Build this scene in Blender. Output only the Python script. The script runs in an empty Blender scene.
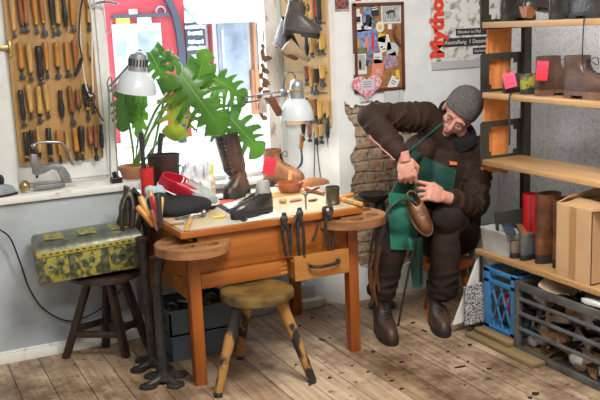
import bpy, bmesh, math, random
from math import sin, cos, pi, radians
from mathutils import Vector, Matrix, Euler
from mathutils.bvhtree import BVHTree
C = bpy.context.scene.collection
rnd = random.Random(7)
V = Vector

# ---------------------------------------------------------------- materials
def mat(name, col, rough=.6, metal=0, col2=None, scale=12, amt=.5, stretch=(1,1,1), bump=0, bscale=None,
        emit=0, spec=.5, alpha=1, detail=6, contrast=(.35,.65)):
    m = bpy.data.materials.new(name); m.use_nodes = True
    nt = m.node_tree; b = nt.nodes['Principled BSDF']
    b.inputs['Roughness'].default_value = rough; b.inputs['Metallic'].default_value = metal
    b.inputs['Specular IOR Level'].default_value = spec
    c = (*col, 1); b.inputs['Base Color'].default_value = c
    if emit:
        b.inputs['Emission Color'].default_value = c; b.inputs['Emission Strength'].default_value = emit
    if alpha < 1: b.inputs['Alpha'].default_value = alpha
    tc = mp = None
    def coords():
        nonlocal tc, mp
        if not mp:
            tc = nt.nodes.new('ShaderNodeTexCoord'); mp = nt.nodes.new('ShaderNodeMapping')
            mp.inputs['Scale'].default_value = stretch
            nt.links.new(tc.outputs['Object'], mp.inputs['Vector'])
        return mp.outputs['Vector']
    if col2 is not None:
        n = nt.nodes.new('ShaderNodeTexNoise'); n.inputs['Scale'].default_value = scale; n.inputs['Detail'].default_value = detail
        nt.links.new(coords(), n.inputs['Vector'])
        r = nt.nodes.new('ShaderNodeValToRGB'); r.color_ramp.elements[0].position = contrast[0]; r.color_ramp.elements[1].position = contrast[1]
        r.color_ramp.elements[0].color = c; r.color_ramp.elements[1].color = (*col2, 1)
        nt.links.new(n.outputs['Fac'], r.inputs['Fac']); nt.links.new(r.outputs['Color'], b.inputs['Base Color'])
    if bump:
        n2 = nt.nodes.new('ShaderNodeTexNoise'); n2.inputs['Scale'].default_value = bscale or scale*3; n2.inputs['Detail'].default_value = 4
        nt.links.new(coords(), n2.inputs['Vector'])
        bp = nt.nodes.new('ShaderNodeBump'); bp.inputs['Strength'].default_value = bump; bp.inputs['Distance'].default_value = .01
        nt.links.new(n2.outputs['Fac'], bp.inputs['Height']); nt.links.new(bp.outputs['Normal'], b.inputs['Normal'])
    return m

# ---------------------------------------------------------------- mesh builder
class M:
    def __init__(s): s.bm = bmesh.new(); s.mi = 0
    def _mark(s, faces):
        for f in faces: f.material_index = s.mi
    def box(s, c, d, rot=None, bev=0, seg=2):
        r = bmesh.ops.create_cube(s.bm, size=1); vs = r['verts']
        mt = Matrix.Translation(c) @ (rot.to_4x4() if rot else Matrix.Identity(4)) @ Matrix.Diagonal((*d, 1))
        bmesh.ops.transform(s.bm, matrix=mt, verts=vs)
        fs = list({f for v in vs for f in v.link_faces}); s._mark(fs)
        if bev:
            es = list({e for v in vs for e in v.link_edges})
            bmesh.ops.bevel(s.bm, geom=es, offset=bev, segments=seg, affect='EDGES', profile=.5, material=s.mi)
        return s
    def span(s, a, b, bev=0):
        a = V(a); b = V(b); d = b-a
        return s.box((a+b)/2, [abs(q) for q in d], bev=bev)
    def bar(s, a, b, w, h, bev=0, up=(0,0,1)):
        a = V(a); b = V(b); z = (b-a); L = z.length; z.normalize()
        x = z.cross(V(up))
        if x.length < 1e-4: x = z.cross(V((1,0,0)))
        x.normalize(); y = z.cross(x)
        return s.box((a+b)/2, (w, h, L), Matrix((x, y, z)).transposed(), bev)
    def tube(s, pts, r, n=8, cap=True, closed=False):
        pts = [V(p) for p in pts]; N = len(pts)
        rs = r if isinstance(r, (list, tuple)) else [r]*N
        rings = []; pu = None
        for i, p in enumerate(pts):
            if closed: t = pts[(i+1) % N]-pts[i-1]
            else: t = pts[min(i+1, N-1)]-pts[max(i-1, 0)]
            if t.length < 1e-9: t = V((0,0,1))
            t.normalize()
            if pu is None: pu = t.orthogonal().normalized()
            u = pu-t*pu.dot(t)
            if u.length < 1e-5: u = t.orthogonal()
            u.normalize(); pu = u; w = t.cross(u)
            rings.append([s.bm.verts.new(p+(u*cos(2*pi*k/n)+w*sin(2*pi*k/n))*rs[i]) for k in range(n)])
        fs = []
        for i in range(N if closed else N-1):
            A, B = rings[i], rings[(i+1) % N]
            for k in range(n): fs.append(s.bm.faces.new((A[k], A[(k+1)%n], B[(k+1)%n], B[k])))
        if cap and not closed:
            fs.append(s.bm.faces.new(rings[0][::-1])); fs.append(s.bm.faces.new(rings[-1]))
        s._mark(fs); return s
    def lathe(s, prof, o=(0,0,0), rot=None, n=20, sx=1, sy=1):
        mt = Matrix.Translation(o) @ (rot.to_4x4() if rot else Matrix.Identity(4)); rings = []
        for r, z in prof:
            if r < 1e-6: rings.append([s.bm.verts.new(mt @ V((0,0,z)))])
            else: rings.append([s.bm.verts.new(mt @ V((r*sx*cos(2*pi*k/n), r*sy*sin(2*pi*k/n), z))) for k in range(n)])
        fs = []
        for A, B in zip(rings, rings[1:]):
            for k in range(n):
                k2 = (k+1) % n
                q = [A[0] if len(A) == 1 else A[k], A[0] if len(A) == 1 else A[k2], B[0] if len(B) == 1 else B[k2], B[0] if len(B) == 1 else B[k]]
                u = []
                for v in q:
                    if v not in u: u.append(v)
                if len(u) > 2: fs.append(s.bm.faces.new(u))
        s._mark(fs); return s
    def prism(s, pts, h, mt=None, bev=0):
        """outline in local xy, extruded from z=0 to h"""
        mt = mt or Matrix.Identity(4)
        a = [s.bm.verts.new(mt @ V((x, y, 0))) for x, y in pts]; b = [s.bm.verts.new(mt @ V((x, y, h))) for x, y in pts]
        n = len(pts); fs = [s.bm.faces.new(a[::-1]), s.bm.faces.new(b)]
        for k in range(n): fs.append(s.bm.faces.new((a[k], a[(k+1)%n], b[(k+1)%n], b[k])))
        s._mark(fs)
        if bev:
            es = [e for e in fs[0].edges]+[e for e in fs[1].edges]
            bmesh.ops.bevel(s.bm, geom=es, offset=bev, segments=2, affect='EDGES', profile=.5, material=s.mi)
        return s
    def ell(s, c, r, rot=None, n=16):
        q = bmesh.ops.create_uvsphere(s.bm, u_segments=n, v_segments=max(6, n//2), radius=1)
        mt = Matrix.Translation(c) @ (rot.to_4x4() if rot else Matrix.Identity(4)) @ Matrix.Diagonal((*(r if hasattr(r, '__len__') else (r,r,r)), 1))
        bmesh.ops.transform(s.bm, matrix=mt, verts=q['verts'])
        s._mark({f for v in q['verts'] for f in v.link_faces}); return s
    def loft(s, rings, cap0=True, cap1=True):
        R = [[s.bm.verts.new(p) for p in r] for r in rings]; n = len(R[0]); fs = []
        for A, B in zip(R, R[1:]):
            for k in range(n): fs.append(s.bm.faces.new((A[k], A[(k+1)%n], B[(k+1)%n], B[k])))
        if cap0: fs.append(s.bm.faces.new(R[0][::-1]))
        if cap1: fs.append(s.bm.faces.new(R[-1]))
        s._mark(fs); return s
    def sheet(s, fn, nu, nv, th=0, keep=None):
        """grid fn(u,v)->point; th = thickness along the normal"""
        g = [[V(fn(i/nu, j/nv)) for j in range(nv+1)] for i in range(nu+1)]
        v0 = [[s.bm.verts.new(p) for p in r] for r in g]; fs = []
        for i in range(nu):
            for j in range(nv):
                if keep and not keep((i+.5)/nu, (j+.5)/nv): continue
                fs.append(s.bm.faces.new((v0[i][j], v0[i+1][j], v0[i+1][j+1], v0[i][j+1])))
        s._mark(fs)
        loose = [v for r in v0 for v in r if not v.link_faces]
        for v in loose: s.bm.verts.remove(v)
        if th:
            s.bm.normal_update()
            bmesh.ops.solidify(s.bm, geom=fs, thickness=th)
        return s
    def xf(s, mt): bmesh.ops.transform(s.bm, matrix=mt, verts=s.bm.verts); return s
    def done(s, name, m, parent=None, local=False, smooth=40, fix=True):
        if fix: bmesh.ops.recalc_face_normals(s.bm, faces=s.bm.faces)
        me = bpy.data.meshes.new(name); o = bpy.data.objects.new(name, me); C.objects.link(o)
        if parent is not None:
            o.parent = parent
            if not local: bmesh.ops.translate(s.bm, vec=-world(parent), verts=s.bm.verts)
        elif not local:
            xs = [v.co for v in s.bm.verts]
            if xs:
                c = V(((min(v.x for v in xs)+max(v.x for v in xs))/2, (min(v.y for v in xs)+max(v.y for v in xs))/2, min(v.z for v in xs)))
                bmesh.ops.translate(s.bm, vec=-c, verts=s.bm.verts); o.location = c
        s.bm.to_mesh(me); s.bm.free()
        for q in (m if isinstance(m, (list, tuple)) else [m]): me.materials.append(q)
        if smooth:
            for p in me.polygons: p.use_smooth = True
            me.set_sharp_from_angle(angle=radians(smooth))
        return o
def world(o):
    v = V((0,0,0))
    while o: v += o.location; o = o.parent
    return v
def tag(o, label, cat, group=None, kind=None):
    o['label'] = label; o['category'] = cat
    if group: o['group'] = group
    if kind: o['kind'] = kind
    return o
def thing(name, label, cat, loc=(0,0,0), group=None, rot=None):
    o = bpy.data.objects.new(name, None); C.objects.link(o); o.location = loc; o.empty_display_size = .05
    if rot is not None: o.rotation_euler = rot
    return tag(o, label, cat, group)
def struct(o): o['kind'] = 'structure'; return o
def lab(o, t): o['label'] = t; return o
def dup(root, loc=None, rot=None, label=None, group=None, scale=None):
    r = root.copy(); C.objects.link(r)
    if loc is not None: r.location = loc
    if rot is not None: r.rotation_euler = rot
    if scale is not None: r.scale = (scale,)*3
    if label: r['label'] = label
    if group: r['group'] = group
    for ch in list(root.children):
        c = ch.copy(); C.objects.link(c); c.parent = r
        for g in list(ch.children):
            d = g.copy(); C.objects.link(d); d.parent = c
    return r
def RZ(a): return Matrix.Rotation(radians(a), 3, 'Z')
def RX(a): return Matrix.Rotation(radians(a), 3, 'X')
def RY(a): return Matrix.Rotation(radians(a), 3, 'Y')
def curve(pts, k=6):
    """Catmull-Rom through pts"""
    p = [V(q) for q in pts]; p = [p[0]*2-p[1]]+p+[p[-1]*2-p[-2]]; out = []
    for i in range(1, len(p)-2):
        a, b, c, d = p[i-1:i+3]
        for j in range(k):
            t = j/k
            out.append(.5*((2*b)+(c-a)*t+(2*a-5*b+4*c-d)*t*t+(3*b-a-3*c+d)*t**3))
    return out+[p[-2]]
def remesh(mb, voxel, smooth=4, fac=.5):
    """fuse everything in the builder into one continuous skin"""
    bmesh.ops.recalc_face_normals(mb.bm, faces=mb.bm.faces)
    me = bpy.data.meshes.new('t'); mb.bm.to_mesh(me); mb.bm.free()
    o = bpy.data.objects.new('t', me); C.objects.link(o)
    md = o.modifiers.new('r', 'REMESH'); md.mode = 'VOXEL'; md.voxel_size = voxel
    if smooth:
        sm = o.modifiers.new('s', 'SMOOTH'); sm.iterations = smooth; sm.factor = fac
    dg = bpy.context.evaluated_depsgraph_get(); dg.update()
    e = o.evaluated_get(dg); m2 = e.to_mesh()
    mb.bm = bmesh.new(); mb.bm.from_mesh(m2); e.to_mesh_clear()
    bpy.data.objects.remove(o); bpy.data.meshes.remove(me)
    return mb
def text_mesh(txt, size, name, m, parent, loc, rot, depth=.0006, bold=0, align='CENTER', local=False):
    cu = bpy.data.curves.new('t', 'FONT'); cu.body = txt; cu.size = size; cu.extrude = depth; cu.offset = bold
    cu.align_x = align; cu.align_y = 'CENTER'; cu.resolution_u = 2
    o = bpy.data.objects.new('t', cu); C.objects.link(o)
    dg = bpy.context.evaluated_depsgraph_get(); dg.update()
    me = bpy.data.meshes.new_from_object(o.evaluated_get(dg)); bpy.data.objects.remove(o)
    q = bpy.data.objects.new(name, me); C.objects.link(q); me.name = name
    me.materials.clear(); me.materials.append(m)
    q.parent = parent; q.location = V(loc)-(world(parent) if not local else V((0,0,0))); q.rotation_euler = rot
    return q

# ---------------------------------------------------------------- materials of the room
def plank_mat():
    m = bpy.data.materials.new('floorboards'); m.use_nodes = True; nt = m.node_tree; N = nt.nodes; L = nt.links
    b = N['Principled BSDF']
    tc = N.new('ShaderNodeTexCoord'); mp = N.new('ShaderNodeMapping'); mp.inputs['Rotation'].default_value = (0,0,radians(90)); mp.inputs['Location'].default_value = (0,.0665,0)
    L.new(tc.outputs['Object'], mp.inputs['Vector'])
    br = N.new('ShaderNodeTexBrick'); br.inputs['Scale'].default_value = 1; br.inputs['Brick Width'].default_value = 6; br.inputs['Row Height'].default_value = .145
    br.inputs['Mortar Size'].default_value = .0022; br.inputs['Mortar Smooth'].default_value = .3; br.offset = .37
    br.inputs['Color1'].default_value = (.37,.255,.16,1); br.inputs['Color2'].default_value = (.58,.445,.315,1); br.inputs['Mortar'].default_value = (.05,.03,.02,1)
    L.new(mp.outputs['Vector'], br.inputs['Vector'])
    mp2 = N.new('ShaderNodeMapping'); mp2.inputs['Scale'].default_value = (14,.8,1); L.new(tc.outputs['Object'], mp2.inputs['Vector'])
    g = N.new('ShaderNodeTexNoise'); g.inputs['Scale'].default_value = 3; g.inputs['Detail'].default_value = 8; L.new(mp2.outputs['Vector'], g.inputs['Vector'])
    r = N.new('ShaderNodeValToRGB'); r.color_ramp.elements[0].position = .3; r.color_ramp.elements[0].color = (.62,.55,.48,1); r.color_ramp.elements[1].position = .62; r.color_ramp.elements[1].color = (1,1,1,1)
    L.new(g.outputs['Fac'], r.inputs['Fac'])
    mx = N.new('ShaderNodeMix'); mx.data_type = 'RGBA'; mx.blend_type = 'MULTIPLY'; mx.inputs['Factor'].default_value = 1
    L.new(br.outputs['Color'], mx.inputs['A']); L.new(r.outputs['Color'], mx.inputs['B'])
    # worn dirt: blotches and specks
    d = N.new('ShaderNodeTexNoise'); d.inputs['Scale'].default_value = 2.2; d.inputs['Detail'].default_value = 9; d.inputs['Roughness'].default_value = .72; L.new(tc.outputs['Object'], d.inputs['Vector'])
    r2 = N.new('ShaderNodeValToRGB'); r2.color_ramp.elements[0].position = .38; r2.color_ramp.elements[0].color = (.30,.25,.21,1); r2.color_ramp.elements[1].position = .56; r2.color_ramp.elements[1].color = (1,1,1,1)
    L.new(d.outputs['Fac'], r2.inputs['Fac'])
    mx2 = N.new('ShaderNodeMix'); mx2.data_type = 'RGBA'; mx2.blend_type = 'MULTIPLY'; mx2.inputs['Factor'].default_value = .95
    L.new(mx.outputs['Result'], mx2.inputs['A']); L.new(r2.outputs['Color'], mx2.inputs['B'])
    sp = N.new('ShaderNodeTexNoise'); sp.inputs['Scale'].default_value = 26; sp.inputs['Detail'].default_value = 5; L.new(tc.outputs['Object'], sp.inputs['Vector'])
    r3 = N.new('ShaderNodeValToRGB'); r3.color_ramp.elements[0].position = .30; r3.color_ramp.elements[0].color = (.12,.09,.07,1); r3.color_ramp.elements[1].position = .37; r3.color_ramp.elements[1].color = (1,1,1,1)
    L.new(sp.outputs['Fac'], r3.inputs['Fac'])
    mx3 = N.new('ShaderNodeMix'); mx3.data_type = 'RGBA'; mx3.blend_type = 'MULTIPLY'; mx3.inputs['Factor'].default_value = .8
    L.new(mx2.outputs['Result'], mx3.inputs['A']); L.new(r3.outputs['Color'], mx3.inputs['B'])
    L.new(mx3.outputs['Result'], b.inputs['Base Color']); b.inputs['Roughness'].default_value = .5
    bp = N.new('ShaderNodeBump'); bp.inputs['Strength'].default_value = .5; bp.inputs['Distance'].default_value = .004; bp.invert = True
    L.new(br.outputs['Fac'], bp.inputs['Height']); L.new(bp.outputs['Normal'], b.inputs['Normal'])
    return m
def brick_mat():
    m = bpy.data.materials.new('old_brick'); m.use_nodes = True; nt = m.node_tree; N = nt.nodes; L = nt.links; b = N['Principled BSDF']
    tc = N.new('ShaderNodeTexCoord'); mp = N.new('ShaderNodeMapping'); mp.inputs['Rotation'].default_value = (radians(90),0,0)
    L.new(tc.outputs['Object'], mp.inputs['Vector'])
    nz = N.new('ShaderNodeTexNoise'); nz.inputs['Scale'].default_value = 9; nz.inputs['Detail'].default_value = 3; L.new(mp.outputs['Vector'], nz.inputs['Vector'])
    ad = N.new('ShaderNodeMix'); ad.data_type = 'RGBA'; ad.blend_type = 'LINEAR_LIGHT'; ad.inputs['Factor'].default_value = .022
    L.new(mp.outputs['Vector'], ad.inputs['A']); L.new(nz.outputs['Color'], ad.inputs['B'])
    br = N.new('ShaderNodeTexBrick'); br.inputs['Scale'].default_value = 1; br.inputs['Brick Width'].default_value = .21; br.inputs['Row Height'].default_value = .066
    br.inputs['Mortar Size'].default_value = .011; br.inputs['Mortar Smooth'].default_value = .6
    br.inputs['Color1'].default_value = (.36,.15,.085,1); br.inputs['Color2'].default_value = (.52,.34,.22,1); br.inputs['Mortar'].default_value = (.42,.36,.28,1)
    L.new(ad.outputs['Result'], br.inputs['Vector'])
    n2 = N.new('ShaderNodeTexNoise'); n2.inputs['Scale'].default_value = 11; n2.inputs['Detail'].default_value = 8; L.new(tc.outputs['Object'], n2.inputs['Vector'])
    r = N.new('ShaderNodeValToRGB'); r.color_ramp.elements[0].position = .43; r.color_ramp.elements[1].position = .56; r.color_ramp.elements[0].color = (0,0,0,1); r.color_ramp.elements[1].color = (.75,.75,.75,1)
    L.new(n2.outputs['Fac'], r.inputs['Fac'])
    mx = N.new('ShaderNodeMix'); mx.data_type = 'RGBA'; L.new(r.outputs['Color'], mx.inputs['Factor']); L.new(br.outputs['Color'], mx.inputs['A']); mx.inputs['B'].default_value = (.52,.46,.36,1)
    n3 = N.new('ShaderNodeTexNoise'); n3.inputs['Scale'].default_value = 40; n3.inputs['Detail'].default_value = 6; L.new(tc.outputs['Object'], n3.inputs['Vector'])
    r3 = N.new('ShaderNodeValToRGB'); r3.color_ramp.elements[0].position = .35; r3.color_ramp.elements[1].position = .55; r3.color_ramp.elements[0].color = (.42,.36,.3,1)
    L.new(n3.outputs['Fac'], r3.inputs['Fac'])
    m3 = N.new('ShaderNodeMix'); m3.data_type = 'RGBA'; m3.blend_type = 'MULTIPLY'; m3.inputs['Factor'].default_value = .8; L.new(mx.outputs['Result'], m3.inputs['A']); L.new(r3.outputs['Color'], m3.inputs['B'])
    L.new(m3.outputs['Result'], b.inputs['Base Color']); b.inputs['Roughness'].default_value = .95
    s = N.new('ShaderNodeMath'); s.operation = 'SUBTRACT'; L.new(n3.outputs['Fac'], s.inputs[0]); L.new(br.outputs['Fac'], s.inputs[1])
    bp = N.new('ShaderNodeBump'); bp.inputs['Strength'].default_value = .9; bp.inputs['Distance'].default_value = .012
    L.new(s.outputs[0], bp.inputs['Height']); L.new(bp.outputs['Normal'], b.inputs['Normal'])
    return m
PLASTER = mat('white_plaster', (.80,.83,.84), .85, col2=(.70,.74,.76), scale=5, bump=.35, bscale=22)
PLASTER_GREY = mat('grey_plaster', (.50,.55,.59), .9, col2=(.34,.38,.42), scale=4, bump=.5, bscale=18, contrast=(.4,.7))
SPECKLED = mat('speckled_grey_plaster', (.80,.81,.84), .9, col2=(.52,.53,.55), scale=70, bump=.6, bscale=90, contrast=(.50,.72))
WHITE_PAINT = mat('white_paint', (.82,.84,.83), .45, col2=(.70,.71,.66), scale=9, contrast=(.5,.75), bump=.1)
SILL_PAINT = mat('chipped_sill_paint', (.80,.81,.77), .5, col2=(.50,.43,.28), scale=16, contrast=(.60,.72))
FLAKY = mat('flaking_white_paint', (.84,.82,.80), .7, col2=(.52,.40,.33), scale=22, stretch=(1,1,.35), contrast=(.56,.66), bump=.4)
BLUEGREY = mat('pale_blue_grey_paint', (.60,.67,.68), .5)
GLASS = bpy.data.materials.new('window_glass'); GLASS.use_nodes = True
_nt = GLASS.node_tree; _nt.nodes.remove(_nt.nodes['Principled BSDF'])
_t = _nt.nodes.new('ShaderNodeBsdfTransparent'); _g = _nt.nodes.new('ShaderNodeBsdfGlossy'); _g.inputs['Roughness'].default_value = .02
_m = _nt.nodes.new('ShaderNodeMixShader'); _m.inputs[0].default_value = .05
_nt.links.new(_t.outputs[0], _m.inputs[1]); _nt.links.new(_g.outputs[0], _m.inputs[2]); _nt.links.new(_m.outputs[0], _nt.nodes['Material Output'].inputs[0])

# ---------------------------------------------------------------- the shell
struct(M().span((-1.6,-1.3,-.12), (3.45,4.75,0)).done('floor', plank_mat()))
struct(M().span((-1.6,-1.3,2.7), (3.45,4.75,2.8)).done('ceiling', PLASTER))
struct(M().span((-1.7,-1.3,0), (-1.6,4.75,2.7)).done('wall_left', PLASTER))
struct(M().span((-1.6,-1.4,0), (3.45,-1.3,2.7)).done('wall_front', PLASTER))
struct(M().span((3.32,-1.3,0), (3.45,4.2,2.7)).done('wall_right', SPECKLED))
# back wall: parapet under the window, lintel, left pier
b = M(); b.span((-1.6,4.29,0), (1.09,4.7,.775)).span((1.09,4.47,0), (2.245,4.7,.70)); b.span((-1.6,4.52,.775), (.50,4.7,2.7)); b.span((.50,4.52,2.25), (2.2,4.7,2.7))
struct(b.done('wall_back', PLASTER_GREY))
# brick pier to the right of the window, splayed reveal, broken plaster skin
b = M(); b.prism([(2.27,4.222),(3.45,4.222),(3.45,4.75),(2.27,4.75)], 2.7)
struct(b.done('wall_pier', brick_mat()))
b = M(); b.prism([(2.24,4.2),(2.275,4.2),(2.275,4.75),(2.06,4.75),(2.06,4.53)], 2.7)
def skin_with_hole(outer, hole, y0, y1, b):
    from mathutils.geometry import tessellate_polygon
    pts = [V((x, y0, z)) for x, z in list(outer)+list(hole)]; vs = [b.bm.verts.new(p) for p in pts]
    fs = [b.bm.faces.new([vs[i] for i in t]) for t in tessellate_polygon([[V((x,z,0)) for x, z in outer], [V((x,z,0)) for x, z in hole]])]
    ex = bmesh.ops.extrude_face_region(b.bm, geom=fs)
    bmesh.ops.translate(b.bm, vec=(0, y1-y0, 0), verts=[g for g in ex['geom'] if isinstance(g, bmesh.types.BMVert)])
hole_px = [(2.254, 4.200, 1.191),(2.282, 4.200, 1.140),(2.331, 4.200, 1.099),(2.362, 4.200, 1.118),(2.419, 4.200, 1.103),(2.483, 4.200, 1.131),(2.546, 4.200, 1.104),(2.636, 4.200, 1.053),(2.742, 4.200, 0.988),(2.821, 4.200, 0.878),(2.791, 4.200, 0.736),(2.844, 4.200, 0.584),(2.793, 4.200, 0.442),(2.826, 4.200, 0.288),(2.720, 4.200, 0.171),(2.515, 4.200, 0.143),(2.365, 4.200, 0.191),(2.304, 4.200, 0.305),(2.288, 4.200, 0.394),(2.309, 4.200, 0.465),(2.280, 4.200, 0.549),(2.326, 4.200, 0.588),(2.303, 4.200, 0.670),(2.338, 4.200, 0.750),(2.309, 4.200, 0.826),(2.349, 4.200, 0.889),(2.346, 4.200, 0.988),(2.298, 4.200, 1.058),(2.257, 4.200, 1.115)]
hole = []
for i, p in enumerate(hole_px):
    q = hole_px[(i+1) % len(hole_px)]
    for k in range(5):
        t = k/5; j = 0 if k == 0 else .006
        hole.append((max(2.285, p[0]+(q[0]-p[0])*t+rnd.uniform(-j,j)), p[2]+(q[2]-p[2])*t+rnd.uniform(-j,j)))
skin_with_hole([(2.275,0),(3.33,0),(3.33,2.7),(2.275,2.7)], hole, 4.2, 4.224, b)
struct(b.done('wall_pier_plaster', mat('pier_plaster', (.86,.90,.92), .85, col2=(.74,.78,.80), scale=6, bump=.5, bscale=16, contrast=(.45,.75))))
# sill, baseboards
struct(M().span((-1.6,4.265,.78), (1.215,4.56,.815), .006).span((1.215,4.43,.70), (2.22,4.56,.73), .006).done('trim_1', SILL_PAINT))
bb = M(); bb.span((-1.6,4.275,0), (1.10,4.30,.048), .003).span((-1.6,4.28,.048), (1.10,4.30,.06), .004); bb.span((1.09,4.455,0), (2.26,4.48,.048), .003).span((1.09,4.46,.048), (2.26,4.48,.06), .004)
struct(bb.done('baseboard_back', SILL_PAINT))
struct(M().span((3.30,-1.3,0), (3.32,4.2,.06), .003).done('baseboard_right', SILL_PAINT))
# window: closed left casement (carries the tool board), right-hand pane, old frame
w = M()
w.span((.48,4.49,.815), (.592,4.60,2.25), .004).span((.588,4.515,.83), (1.075,4.55,2.22), .004).span((.585,4.53,.815), (1.10,4.60,.845), .003).span((1.09,4.53,.73), (2.06,4.60,.755), .003).span((.585,4.53,2.2), (2.06,4.60,2.25))
w.span((1.045,4.50,.73), (1.095,4.575,2.2), .004)
wf = struct(w.done('window_1', WHITE_PAINT))
fr = M(); fr.span((1.965,4.495,.73), (2.045,4.60,2.25), .006); struct(fr.done('window_2', FLAKY))
fr = M(); fr.span((2.045,4.50,.73), (2.085,4.60,2.25), .004); struct(fr.done('trim_2', BLUEGREY))
g = M().span((1.09,4.545,.75), (1.97,4.551,2.2)).done('glass_pane', GLASS, wf)
# brass hinge on the casement edge
BRASS = mat('old_brass', (.62,.45,.16), .35, .9, col2=(.40,.28,.10), scale=40)
h = M(); h.box((0.615, 4.470, 1.502), (.012,.012,.075), bev=.003).box((0.593, 4.477, 1.503), (.05,.008,.022), bev=.002)
for dz in (-.036, .036): h.ell(V((0.615, 4.470, 1.502))+V((0,0,dz)), .009, n=10)
h.done('hinge', BRASS, wf)

# ---------------------------------------------------------------- workbench, stools, chest, stands
def wood(name, c, c2, rough=.5, axis=2, scale=6, contrast=(.36,.64), bump=.12):
    st = [9,9,9]; st[axis] = .7
    return mat(name, c, rough, col2=c2, scale=scale, stretch=tuple(st), bump=bump, contrast=contrast)
PINE_X = wood('honey_pine', (.44,.145,.022), (.27,.075,.010), .38, 0, 2.2)
PINE_Z = wood('honey_pine_upright', (.40,.115,.018), (.25,.062,.010), .38, 2, 2.2)
PINE_LT = wood('light_pine', (.52,.24,.06), (.38,.15,.032), .42, 0, 2.4)
DISC = wood('tray_wood', (.36,.17,.065), (.20,.085,.03), .5, 0, 2.5)
TOPW = mat('worn_bench_top', (.56,.42,.24), .5, col2=(.42,.46,.42), scale=7, contrast=(.42,.62), bump=.2)
BLACK = mat('black_paint', (.012,.012,.014), .35, col2=(.03,.03,.03), scale=20)
IRON = mat('dark_iron', (.035,.035,.04), .45, .6, col2=(.07,.065,.06), scale=25, bump=.3)
STEEL = mat('steel', (.45,.46,.48), .3, 1, col2=(.25,.25,.26), scale=30)
def plate_with_holes(b, outer, holes, z0, z1):
    from mathutils.geometry import tessellate_polygon
    vs = [b.bm.verts.new((x, y, z1)) for lp in [outer]+holes for x, y in lp]
    fs = [b.bm.faces.new([vs[i] for i in t]) for t in tessellate_polygon([[V((x,y,0)) for x, y in lp] for lp in [outer]+holes])]
    ex = bmesh.ops.extrude_face_region(b.bm, geom=fs)
    bmesh.ops.translate(b.bm, vec=(0,0,z0-z1), verts=[g for g in ex['geom'] if isinstance(g, bmesh.types.BMVert)])
def circ(x, y, r, n=28): return [(x+r*cos(2*pi*k/n), y+r*sin(2*pi*k/n)) for k in range(n)]
CUP_DARK = mat('cup_dark', (.02,.024,.018), .85)  # near-black fill set high so the tray holes read dark
wb = thing('workbench', 'honey-coloured pine cobbler workbench with round holed trays, under the window', 'workbench', (1.55,3.88,0))
b = M(); b.span((1.10,3.512,.678), (1.995,4.25,.708), .003)
b.mi = 1; b.span((1.115,3.53,.7075), (1.985,4.24,.7105)); b.mi = 0
b.done('tabletop', [PINE_X, TOPW], wb)
for x, y in ((1.13,3.525),(1.915,3.525),(1.13,4.17),(1.915,4.17)):
    M().span((x,y,0), (x+.052,y+.052,.64), .003).done('leg', PINE_Z, wb)
a = M(); a.span((1.182,3.537,.515), (1.915,3.56,.678), .002); a.done('apron', PINE_X, wb)
a = M(); a.span((1.155,3.57,.36), (1.175,4.18,.66), .002); a.done('side_panel', PINE_X, wb)
a = M(); a.span((1.94,3.57,.5), (1.96,4.18,.66), .002); a.done('side_panel', PINE_X, wb)
a = M(); a.span((1.182,3.545,.506), (1.915,3.565,.514)); a.done('rail', PINE_X, wb)
a = M(); a.span((1.185,3.533,.437), (1.60,4.15,.505), .003)
a.mi = 1
for k in range(3): a.span((1.565,3.5315,.445+k*.02), (1.5995,3.535,.455+k*.02))
a.done('lower_drawer', [PINE_X, PINE_LT], wb)
d = M(); d.span((1.615,3.485,.412), (1.895,3.505,.528), .003); d.span((1.62,3.505,.42), (1.635,3.9,.50)).span((1.875,3.505,.42), (1.89,3.9,.50)).span((1.62,3.505,.418), (1.89,3.9,.426))
dr = d.done('drawer', PINE_LT, wb)
hd = M(); hd.tube(curve([(1.69,3.484,.478),(1.69,3.462,.478),(1.72,3.452,.474),(1.76,3.450,.474),(1.80,3.452,.477),(1.83,3.462,.482),(1.83,3.484,.482)], 4), .008, 8)
hd.mi = 1
for x in (1.683,1.838): hd.box((x,3.483,.48), (.014,.006,.034), bev=.002)
lab(hd.done('handle', [IRON, BRASS], dr), 'dark iron bow handle with brass ends')
for cx, cy, r, hl, zt in ((1.165,3.56,.165,[(-.100,.030),(-.046,-.064),(.060,-.075),(-.075,.112),(.06,.1)],.648), (1.945,3.565,.172,[(-.10,-.04),(-.02,-.11),(.09,-.06),(.115,.05),(.04,.12)],.668)):
    b = M(); plate_with_holes(b, circ(cx,cy,r,48), [circ(cx+dx,cy+dy,.033) for dx,dy in hl], zt-.038, zt)
    dk = b.done('tray', DISC, wb)
    for dx, dy in hl:
        bt = M(); bt.lathe([(0,zt-.037),(.0325,zt-.037),(.0325,zt-.014),(0,zt-.016)], (cx+dx,cy+dy,0), n=20)
        bt.mi = 1
        for k in range(5): bt.ell((cx+dx+rnd.uniform(-.018,.018), cy+dy+rnd.uniform(-.018,.018), zt-.014), (.005,.0035,.003), n=6)
        bt.done('cup', [CUP_DARK, BRASS], dk)
k = M(); k.ell((1.133, 3.700, 0.462), (.02,.008,.01), n=10).tube([(1.104, 3.700, 0.457),(1.161, 3.700, 0.462)], .006, 8)
k.done('side_knob', BRASS, wb)

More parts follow.
